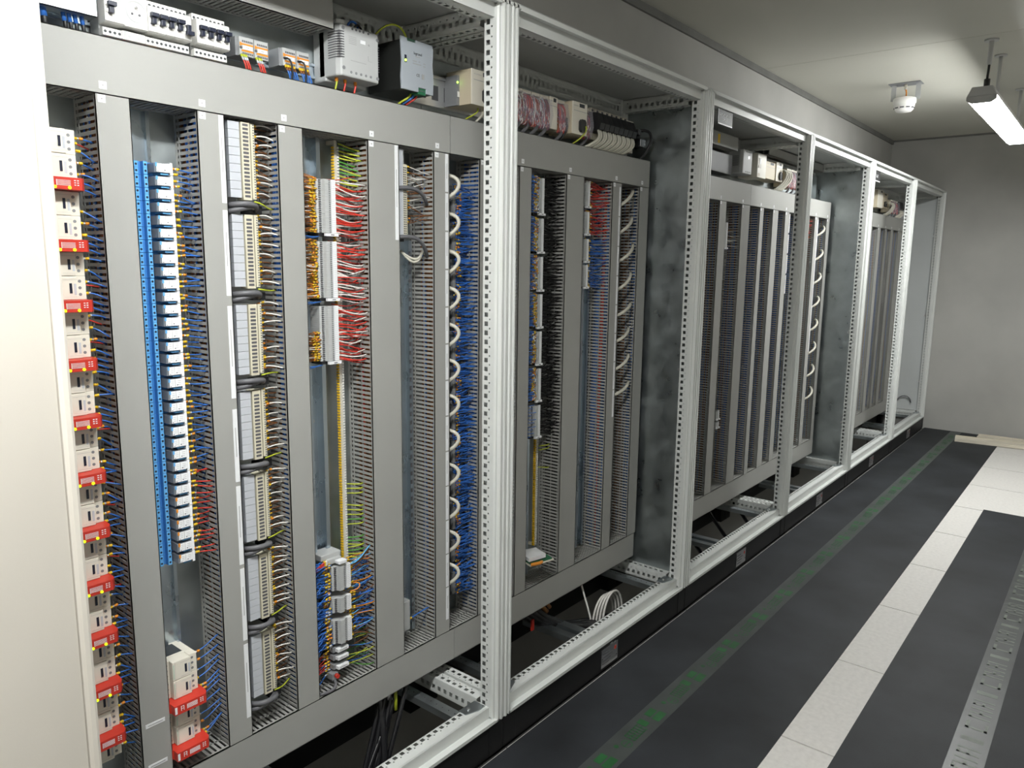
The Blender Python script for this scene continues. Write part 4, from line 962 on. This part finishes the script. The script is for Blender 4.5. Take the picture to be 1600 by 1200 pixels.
# orange terminal blocks
for x, l, wc in ((-.6105, 'first orange-striped terminal block beside the breakers', 'red_wire'), (-.5735, 'second orange-striped terminal block, two red wires below', 'red_wire'), (-.500, 'third orange-striped terminal block with a black jumper lead', 'blue_wire'), (-.462, 'last orange-striped terminal block with blue wires beside the pale power box', 'blue_wire')):
    t = thing('distribution_block', (x+.018, YP, 1.883), l, 'terminal block')
    m = MB(); m.box(x-.005, x+.032, .285, YP-.008, 1.887, 1.926, 'midgrey'); m.box(x, x+.0345, .276, .29, 1.887, 1.926, 'lightgrey'); obj('body', m, t)
    for za, zb in ((1.8955, 1.899), (1.909, 1.9125)):
        m = MB(); m.box(x+.005, x+.034, .2752, .2765, za, zb, 'orange'); obj('orange_stripe', m, t)
    m = MB(); m.box(x+.001, x+.005, .2752, .2765, 1.907, 1.914, 'orange'); obj('orange_stripe', m, t)
    m = MB(); m.box(x+.008, x+.031, .2745, .2765, 1.900, 1.9085, 'label'); a = obj('name_tag', m, t); m = MB(); m.box(x+.016, x+.023, .2741, .2747, 1.9036, 1.905, 'inkgrey'); obj('tag_print', m, a)
    m = MB(); m.disc((x+.0035, .2757, 1.903), .0032, 'y', 8, 'ink')
    for k in range(6):
        for z in (1.8915, 1.917): m.box(x+.007+k*.0045, x+.010+k*.0045, .2754, .2765, z-.002, z+.002, 'ink')
    obj('clamp_hole', m, t)['kind'] = 'stuff'
    for k, dx in enumerate((.003, .009, .014) if wc == 'red_wire' else (.006, .012, .016, .022, .028)):
        wire(bez((x+dx, .275, 1.888), (x+dx-.002, .262, 1.870), (x+dx+.010, .268, 1.862), (x+dx+.010, .272, 1.842), 7), wc, 'red wire hanging from the orange-striped terminal blocks' if wc == 'red_wire' else 'blue wire hanging from the orange-striped terminal blocks', 'red wires of the orange blocks' if wc == 'red_wire' else 'blue wires of the orange blocks', .0015, ((.006, .0022, 'yg' if wc == 'red_wire' else 'yellow'), (.007, .0017, 'labelgrey' if wc == 'red_wire' else 'brown_wire')))
for x in (-.4965, -.4585):
    m = MB(); m.tube(bez((x, .276, 1.903), (x+.008, .255, 1.905), (x+.012, .258, 1.885), (x+.013, .268, 1.842), 8), .0022, 6, 'black'); tag(obj('wire', m), 'black jumper lead arching from an orange-striped block', 'wire', 'black jumper leads')
# pale power box
t = thing('power_supply', (-.31, YP, 1.88), 'pale grey plastic power supply with vent slits, above the long top duct', 'power supply')
m = MB(); m.prism([(-.373, .245), (-.366, .230), (-.250, .230), (-.243, .245), (-.243, .31), (-.373, .31)], 'z', 1.884, 2.003, 'lightgrey'); m.prism([(-.373, .285), (-.373, .333), (-.243, .333), (-.243, .285)], 'z', 1.876, 2.018, 'lightgrey'); m.prism([(-.373, .24), (-.352, .231), (-.343, .245), (-.343, .29), (-.373, .29)], 'z', 2.003, 2.015, 'lightgrey')
b = obj('case', m, t, bevel=.004)
for k in range(11):
    z = 1.926+k*.0058
    m = MB(); m.box(-.3736, -.372, .242, .272, z, z+.0024, 'ink'); m.box(-.3722, -.358, .2292, .2425, z, z+.0024, 'ink'); obj('vent_slit', m, b)
    m = MB(); m.box(-.246, -.2424, .236, .262, z-.012, z-.0096, 'ink'); obj('vent_slit', m, b)
for x, z in ((-.36, 1.994), (-.253, 1.988), (-.360, 1.903), (-.254, 1.896)):
    m = MB(); m.disc((x, .2298, z), .0045, 'y', 10, 'midgrey'); obj('case_screw', m, b)
for k in range(5):
    m = MB(); m.disc((-.338+k*.0155, .2298, 1.896), .0034, 'y', 8, 'midgrey'); obj('terminal_hole', m, b)
    m = MB(); m.disc((-.332+k*.0115+(.004 if k == 4 else 0), .2298, 1.997), .0030, 'y', 8, 'ink'); m.box(-.3345+k*.0115+(.004 if k == 4 else 0), -.3295+k*.0115+(.004 if k == 4 else 0), .232, .27, 1.998, 2.0034, 'midgrey'); obj('terminal_hole', m, b)
m = MB(); m.box(-.308, -.292, .2294, .2302, 1.9685, 1.977, 'label')
for k in range(5): m.box(-.343, -.320, .2295, .2302, 1.962+k*.004, 1.9632+k*.004, 'inkgrey')
m.box(-.338, -.290, .2295, .2302, 1.9235, 1.9243, 'inkgrey'); m.box(-.284, -.270, .2295, .2302, 1.932, 1.944, 'lightgrey'); m.box(-.283, -.278, .2295, .2302, 1.968, 1.972, 'inkgrey'); obj('front_print', m, b)['kind'] = 'stuff'
for x, c, l in ((-.358, 'yg', 'yellow-green wire under the pale power supply'), (-.332, 'red_wire', 'left red wire under the pale power supply'), (-.300, 'red_wire', 'right red wire under the pale power supply')):
    wire([(x, .262, 1.884), (x-.001, .260, 1.872), (x-.004, .262, 1.856), (x-.006, .268, 1.842)], c, l, None, .0022, ((.008, .003, 'orange'),))
wire(bez((-.330, .25, 2.005), (-.325, .25, 2.035), (-.27, .26, 2.03), (-.262, .30, 1.985), 9), 'blue_wire', 'dark blue lead arching over the pale power supply', None, .0024)
wire(bez((-.312, .25, 2.005), (-.300, .25, 2.030), (-.262, .26, 2.02), (-.25, .30, 1.97), 9), 'black_wire', 'black lead arching over the pale power supply', None, .0024)
wire(bez((-.252, .29, 1.955), (-.23, .25, 2.055), (-.178, .22, 2.06), (-.165, .215, 2.004), 12), 'yg', 'yellow-green earth wire arching between the two power supplies', None, .0022, ())
# metal power supply
t = thing('power_supply', (-.14, YP, 1.88), 'metal power supply with light grey front and dark sides', 'power supply')
m = MB(); m.box(-.197, -.085, .206, .333, 1.881, 2.002, 'psu_dark'); obj('case', m, t, bevel=.002)
m = MB(); m.prism([(-.198, 1.880), (-.200, 1.91), (-.196, 1.95), (-.200, 2.008), (-.180, 2.007), (-.178, 2.000), (-.150, 2.000), (-.148, 2.007), (-.088, 2.006), (-.085, 1.99), (-.088, 1.955), (-.084, 1.92), (-.086, 1.880), (-.112, 1.880), (-.112, 1.892), (-.140, 1.892), (-.140, 1.880)][::-1], 'y', .200, .206, 'psu_face'); f_ = obj('front_plate', m, t, bevel=.001)
m = MB(); m.box(-.180, -.148, .203, .24, 1.9985, 2.007, 'green'); obj('terminal_plug', m, t); m = MB(); m.box(-.140, -.112, .203, .24, 1.876, 1.8915, 'green'); obj('terminal_plug', m, t)
m = MB()
for k in range(6): m.disc((-.177+k*.005, .2028, 2.003), .0017, 'y', 6, 'ink')
for k in range(4): m.disc((-.136+k*.006, .2028, 1.885), .002, 'y', 6, 'ink')
obj('clamp_hole', m, t)['kind'] = 'stuff'
m = MB(); m.box(-.189, -.182, .1992, .2004, 1.946, 1.964, 'navy'); obj('window', m, t)
m = MB(); m.disc((-.186, .1992, 1.951), .0030, 'y', 8, 'led_green', h=.001); obj('status_light', m, t, label='lit green status light')
obj('lettering', text_mb('legrand', .0100, (-.142, .1995, 1.974)), f_); obj('conformity_mark', text_mb('CE', .0100, (-.142, .1995, 1.921)), f_)
m = MB()
for a, b, z in ((-.150, -.134, 1.966), (-.160, -.146, 1.9535), (-.138, -.134, 1.955), (-.160, -.130, 1.9475), (-.122, -.115, 1.953), (-.122, -.115, 1.946)): m.box(a, b, .1995, .2002, z, z+.0018, 'inkgrey')
m.box(-.128, -.119, .1995, .2002, 1.914, 1.927, 'inkgrey'); obj('front_print', m, f_)['kind'] = 'stuff'
for x, c, l in ((-.145, 'yg', 'yellow-green wire under the metal power supply'), (-.134, 'blue_wire', 'blue wire under the metal power supply'), (-.122, 'red_wire', 'red wire under the metal power supply')):
    wire(bez((x, .225, 1.877), (x-.004, .225, 1.865), (x-.02, .24, 1.86), (x-.028, .262, 1.842)), c, l, None, .0024)
m = MB(); m.box(-.085, .35, .322, YP-.001, 1.885, 1.972, 'steel'); m.box(-.085, .35, .316, .322, 1.964, 1.972, 'steel'); m.box(-.085, .35, .316, .322, 1.885, 1.893, 'steel')
for k in range(8): m.box(-.07+k*.05, -.045+k*.05, .3205, .3225, 1.905, 1.945, 'ink')
tag(obj('module_rack', m), 'metal rack rail behind the beige controller modules', 'rack')
# ---- beige controller modules
def module(x0, x1, z0, z1, yf, label, col='beige', front='ivory', plug=True, group=None, cat='controller module'):
    t = thing('controller_module', ((x0+x1)/2, YP, z0), label, cat, group)
    m = MB(); m.box(x0, x1, yf+.004, YP-.012, z0, z1, col); b = obj('case', m, t, bevel=.001)
    m = MB(); m.box(x0, x1, yf, yf+.004, z0, z1, front); f = obj('front_panel', m, t, bevel=.001)
    w_ = x1-x0
    m = MB(); m.box(x0+.45*w_, x0+.8*w_, yf-.0006, yf+.001, z1-.016, z1-.004, 'darkgrey'); obj('display_window', m, f)
    m = MB(); m.box(x0+.08*w_, x1-.06*w_, yf-.0005, yf+.001, z1-.030, z1-.0285, 'inkgrey')
    for k in range(6): m.box(x0+(.1+k*.05)*w_, x0+(.115+k*.05)*w_, yf-.0005, yf+.001, z1-.015, z1-.012, 'inkgrey')
    obj('front_print', m, f)['kind'] = 'stuff'
    if plug:
        m = MB(); m.prism([(x0+.42*w_, z0+.016), (x0+.50*w_, z0+.008), (x0+.72*w_, z0+.008), (x0+.80*w_, z0+.016), (x0+.80*w_, z0+.042), (x0+.72*w_, z0+.05), (x0+.50*w_, z0+.05), (x0+.42*w_, z0+.042)], 'y', yf-.010, yf+.001, 'blackgloss'); obj('plug', m, t)
    return t
module(.092, .20, 1.892, 1.990, .222, 'large beige controller module half hidden by the ribbed posts')
m = MB(); m.box(.082, .091, .27, YP-.012, 1.892, 1.975, 'midgrey'); m.disc((.083, .2695, 1.955), .0028, 'y', 8, 'led_green', h=.001); m.box(.0825, .0905, .268, .27, 1.915, 1.93, 'white'); tag(obj('bus_coupler', m), 'narrow grey bus coupler with green light beside the large beige module', 'coupler')
for k in range(2):
    m = MB(); m.tube(bez((.15+.02*k, .25, 1.893), (.15+.02*k, .24, 1.87), (.10+.05*k, .25, 1.862), (.09+.05*k, .262, 1.842)), .0022 if k == 0 else .004, 6, 'yg' if k == 0 else 'cable_white'); tag(obj('cable', m), ['thin yellow-green lead below the large beige module', 'pale cable below the large beige module'][k], 'cable')
def io_module(x0, x1, label, group=None, cable='cable_grey'):
    t = thing('io_module', ((x0+x1)/2, YP, 1.876), label, 'io module', group)
    m = MB(); m.box(x0, x1, .262, YP-.012, 1.886, 1.984, 'beige'); m.box(x0, x1, .25, .262, 1.974, 1.984, 'ivory_dark'); m.box(x0, x0+.006, .253, .262, 1.880, 1.978, 'beigepale'); a = obj('case', m, t)
    m = MB()
    for k in range(10): m.box(x0+.002, x0+.005, .2525, .254, 1.886+k*.009, 1.890+k*.009, 'ink')
    obj('clamp_hole', m, a)['kind'] = 'stuff'
    m = MB()
    for k in range(110):
        x = random.uniform(x0+.004, x1-.002); z = random.uniform(1.905, 1.975)
        m.tube(bez((x, .26, z), (x+random.uniform(-.005, .005), .238, z-.01), (x, .236, z-.03), (x+random.uniform(-.006, .006), .25, 1.876), 6), .0015, 4, random.choice(('pinkred', 'brown_wire', 'labelgrey', 'purple', 'pinkred', 'purple', 'purple', 'white_wire')), cap=False)
    obj('plug_wires', m, t)['kind'] = 'stuff'
    m = MB(); m.prism([(.262, 1.978), (.234, 1.972), (.226, 1.92), (.236, 1.884), (.262, 1.876)], 'x', x0+.004, x1-.001, 'clear'); obj('clear_cover', m, t, label='clear plastic cover')
    m = MB(); m.tube(bez(((x0+x1)/2, .245, 1.880), ((x0+x1)/2-.004, .240, 1.868), ((x0+x1)/2-.02, .245, 1.86), ((x0+x1)/2-.028, .262, 1.842)), .0058, 7, cable); obj('cable', m, t, label='dark grey cable')
    return t
for k in range(4): io_module(.318+.046*k, .360+.046*k, ['first', 'second', 'third', 'fourth'][k]+' clear-covered module with reddish wires, counted from the ribbed posts', 'clear-covered modules beside the posts')
module(.502, .545, 1.884, 1.986, .245, 'narrow beige module between two clear-covered modules', plug=False)
io_module(.546, .592, 'clear-covered module between the narrow beige module and the beige power module')
m = MB(); m.tube(bez((.594, .25, 1.925), (.600, .232, 1.905), (.585, .236, 1.875), (.566, .262, 1.842)), .0045, 7, 'black'); m.box(.586, .600, .240, .262, 1.905, 1.93, 'black'); tag(obj('cable', m), 'black lead with plug left of the beige power module', 'cable')
module(.602, .690, 1.880, 1.986, .222, 'beige power module with black plug among the clear-covered modules')
wire(bez((.668, .212, 1.91), (.675, .205, 1.90), (.665, .215, 1.87), (.632, .262, 1.842)), 'yg', 'yellow-green lead in front of the beige power module', None, .0022)
io_module(.694, .742, 'clear-covered module directly left of the black plugs')
for k in range(8):
    x = .757+.0325*k
    t = thing('plug_module', (x+.015, YP, 1.876), ['first', 'second', 'third', 'fourth', 'fifth', 'sixth', 'seventh', 'eighth'][k]+' black plug with pale cables, counted from the clear-covered module', 'plug module', 'black plugs with pale cables')
    m = MB(); m.box(x, x+.031, .262, YP-.012, 1.885, 1.992, 'beigepale'); m.box(x+.004, x+.027, .255, .262, 1.976, 1.992, 'ivory_dark'); m.box(x+.009, x+.022, .2545, .256, 1.980, 1.988, 'ink'); obj('case', m, t)
    m = MB(); m.prism([(.262, 1.978), (.226, 1.972), (.208, 1.935), (.214, 1.914), (.262, 1.908)], 'x', x+.0008, x+.0302, 'black'); obj('front_plug', m, t)
    for q in (.009, .022):
        m = MB(); m.tube(bez((x+q, .224, 1.912), (x+q+.003, .210, 1.882), (x+q-.028, .205, 1.868), (x+q-.062, .255, 1.842), 10), .0049, 7, 'cable_white'); obj('cable', m, t, label='pale round cable')
module(1.020, 1.075, 1.870, 1.988, .262, 'last beige module with round hole beside the galvanised side wall', plug=False)
t = thing('end_plug', (1.08, .25, 1.876), 'black plug and curving black cable beside the galvanised side wall', 'plug'); m = MB(); m.box(1.060, 1.10, .218, .262, 1.890, 1.922, 'blackgloss'); m.box(1.062, 1.085, .230, .262, 1.935, 1.958, 'black'); obj('plug_body', m, t, bevel=.003)
m = MB(); m.tube(bez((1.085, .235, 1.955), (1.15, .20, 1.97), (1.165, .22, 1.90), (1.115, .262, 1.842), 12), .006, 8, 'black'); obj('cable', m, t)

# ---- devices behind the black nameplate
m = MB(); m.box(1.30, 2.05, .27, YP-.001, 1.88, 1.975, 'black'); tag(obj('dark_block', m, bevel=.003), 'dark block left of the grey power supply, under the black nameplate', 'device')  # plain black block filling the dark area beside the power supply
m = MB(); m.box(1.792, 1.815, .2335, .2342, 2.0, 2.04, 'yellow'); tag(obj('warning_sticker', m), 'yellow sticker on the upper slotted duct under the black nameplate', 'sticker')
t = thing('power_supply', (2.15, YP, 1.885), 'grey power supply with a round steel glint disc under the black nameplate', 'power supply')
m = MB(); m.prism([(2.082, .245), (2.089, .230), (2.20, .230), (2.207, .245), (2.207, .333), (2.075, .333), (2.075, .30), (2.082, .28)], 'z', 1.892, 2.008, 'lightgrey'); b = obj('case', m, t, bevel=.004)
m = MB()
for k in range(10): m.box(2.0812, 2.083, .250, .285, 1.93+k*.005, 1.932+k*.005, 'ink')
for k in range(6): m.box(2.12+k*.011, 2.124+k*.011, .2292, .231, 1.900, 1.905, 'ink'); m.box(2.12+k*.011, 2.124+k*.011, .2292, .231, 1.996, 2.0, 'ink')
obj('vent_slit', m, b)['kind'] = 'stuff'
m = MB(); m.disc((2.155, .2292, 1.972), .006, 'y', 10, 'steel'); obj('glint_disc', m, b)  # steel disc stands in for a bright glint on the case
t = thing('power_module', (2.32, YP, 1.885), 'white upright module with clear side tab right of the grey power supply', 'module'); m = MB(); m.box(2.255, 2.372, .222, YP-.01, 1.888, 2.008, 'ivory'); b = obj('case', m, t, bevel=.002)
m = MB(); m.box(2.268, 2.300, .2205, .223, 1.935, 1.985, 'ivory_dark'); m.box(2.276, 2.292, .219, .221, 1.955, 1.982, 'label'); m.box(2.262, 2.29, .2212, .223, 1.896, 1.91, 'beige'); obj('side_tab', m, b)['kind'] = 'stuff'
module(2.43, 2.565, 1.900, 1.990, .245, 'plain beige module in the black nameplate cabinet', plug=False, front='beige')
module(2.566, 2.66, 1.898, 1.998, .240, 'white connector module with a round black plug', col='beige', front='ivory')
for k in range(4):
    x = 2.64+.028*k
    m = MB(); m.tube(bez((x, .23, 1.962), (x+.045, .205, 1.955), (x+.03, .22, 1.89), (x-.07, .262, 1.842), 10), .006, 7, 'cable_white'); tag(obj('cable', m), 'pale cable curving down from the white connector module', 'cable', 'pale cables of the connector module')
for k in range(3): io_module(2.76+.07*k, 2.825+.07*k, 'clear-covered module behind the post of the black nameplate cabinet', 'clear-covered modules of the black nameplate cabinet')
# terminals and cables of that board
strip(1.985, 2.030, 1.530, 1.652, 'single terminal strip standing high on the black nameplate board', yf=.262)
fan('wire_bundle', 2.032, .275, 1.54, 1.64, 12, 2.12, ['white_wire', 'brown_wire'], None, 'thin white wires right of the single high terminal strip', r=.0012, spread=.01)
strip(2.02, 2.075, .655, .700, 'upper of two small terminal strips low on the black nameplate board', yf=.27)
strip(2.02, 2.075, .610, .640, 'lower of two small terminal strips low on the black nameplate board', yf=.27)
m = MB(); hat(m, 2.01, 2.04, .30, 1.74, .020); tag(obj('mounting_rail', m), 'slim hat rail with two small terminal strips on the black nameplate board', 'rail')
for k in range(8):
    z = 1.64-.15*k
    m = MB(); m.tube(bez((3.36, .30, z-.03), (3.37, .225, z), (3.43, .205, z+.035), (3.50, .262, z+.06), 9), .007, 7, 'cable_white'); tag(obj('cable', m), 'pale cable bowing into the end duct of the fourth cabinet', 'cable', 'pale cables of the fourth cabinet')
fan('wire_bundle', 3.215, .27, 1.60, 1.735, 30, 3.2616, ['red_wire', 'brown_wire'], None, 'red wires high up beside the post of the fourth cabinet', r=.0016, spread=.02)
# ---- devices in the small nameplate cabinet
module(4.715, 4.865, 1.895, 2.026, .240, 'white upright module in the small nameplate cabinet', col='beige', front='ivory', plug=False)
module(4.868, 5.05, 1.905, 2.018, .250, 'beige module with black plug in the small nameplate cabinet', front='beige')
for k in range(3):
    x = 5.03+.03*k
    m = MB(); m.tube(bez((x, .235, 1.95), (x+.07, .20, 1.95), (x+.05, .215, 1.88), (x-.08, .262, 1.842), 10), .008, 7, 'cable_white'); tag(obj('cable', m), 'pale cable curving from the beige module in the small nameplate cabinet', 'cable', 'pale cables of the small nameplate cabinet')
io_module(5.16, 5.27, 'clear-covered module beside the dark plug in the small nameplate cabinet')
io_module(5.275, 5.385, 'clear-covered module against the dark plug in the small nameplate cabinet')
m = MB(); m.prism([(.30, 1.99), (.235, 1.98), (.215, 1.92), (.262, 1.90)], 'x', 5.39, 5.50, 'black'); tag(obj('dark_plug', m), 'dark sloping plug with flat pale cables in the small nameplate cabinet', 'plug')
for k in range(3):
    x = 5.41+.035*k
    m = MB(); m.tube(bez((x, .235, 1.905), (x, .215, 1.885), (x-.05, .222, 1.865), (x-.09, .262, 1.842), 8), .012, 7, 'cable_white'); tag(obj('cable', m), 'broad pale cable under the dark sloping plug', 'cable', 'broad pale cables')
m = MB(); m.tube(bez((5.985, .12, .22), (5.97, .12, .30), (5.97, .22, .30), (5.975, .24, .21), 9), .005, 6, 'cable_grey'); m.tube([(5.975, .24, .212), (5.975, .242, .195)], .009, 7, 'black'); tag(obj('cable', m), 'short hooked cable hanging on the painted end panel', 'cable')

# ================================================================== cables in the open cabinet bases
for k in range(9):
    x = -.24+.014*k; y = .30-.012*(k % 3)
    m = MB(); m.tube(bez((x, y, .26), (x+.01, y-.01, .15), (x-.03-.015*k-.02*(k*7 % 5), .20+.02*(k*3 % 4), .05), (x-.14-.035*(k*5 % 9), .12+.02*(k % 5), -.30), 10), .007 if k % 3 else .011, 7, 'blackgloss'); tag(obj('cable', m), 'black cable dropping from under the long bottom duct into the floor', 'cable', 'black cables in the cabinet base')
m = MB(); m.box(-.222, -.206, .262, .268, .150, .185, 'label'); tag(obj('cable_tag', m), 'white tag on the black cables under the long bottom duct', 'tag')
m = MB(); m.tube([(-.196, .26, .185), (-.199, .255, .15), (-.204, .25, .12)], .005, 7, 'yg'); tag(obj('cable', m), 'short yellow-green cable end among the black cables', 'cable')
for k in range(4):
    m = MB(); m.tube(bez((.42+.03*k, .33, .24), (.45+.03*k, .32, .12), (.56, .26-.02*k, .06), (.92, .20-.03*k, .01), 10), .014, 8, 'black'); tag(obj('cable', m), 'thick black cable sweeping through the base under the small circuit board', 'cable', 'thick black cables in the second base')
m = MB(); m.tube(bez((.57, .33, .20), (.58, .32, .17), (.60, .31, .13), (.62, .30, .11)), .010, 7, 'copper'); m.tube(bez((.59, .33, .22), (.60, .32, .18), (.62, .31, .15), (.64, .30, .12)), .008, 7, 'copper'); tag(obj('cable_lug', m), 'brown cable ends above the thick black cables', 'cable')
m = MB(); m.box(.475, .490, .262, .268, .10, .14, 'red'); tag(obj('cable_tag', m), 'small red tag on the thick black cables', 'tag')
for k in range(4):
    m = MB(); m.tube([(.87+.008*k+.075*math.cos(a), .20-.01*k, .02+(.10+.006*k)*math.sin(a)) for a in [math.pi*i/12 for i in range(13)]], .0045, 7, 'white_wire'); tag(obj('cable', m), 'thin white cable coiled in the second cabinet base', 'cable', 'coiled white cables')
m = MB(); m.tube(bez((.815, .29, .22), (.805, .27, .16), (.80, .23, .10), (.79, .2, .02)), .004, 7, 'white_wire'); tag(obj('cable', m), 'single white cable hanging straight down beside the coil', 'cable')
for k in range(3):
    m = MB(); m.tube(bez((1.75+.3*k, .32, .22), (1.75+.3*k, .30, .1), (1.85+.3*k, .22, .05), (1.9+.3*k, .15, -.2)), .010, 7, 'blackgloss'); tag(obj('cable', m), 'black cable in the base of the black nameplate cabinet', 'cable', 'black cables in the third base')
m = MB(); m.tube(bez((-.06, .34, .15), (-.03, .34, .13), (.0, .33, .12), (.03, .33, .11)), .012, 7, 'green'); tag(obj('cable', m), 'green sleeved cable end at the foot of the ribbed posts', 'cable')
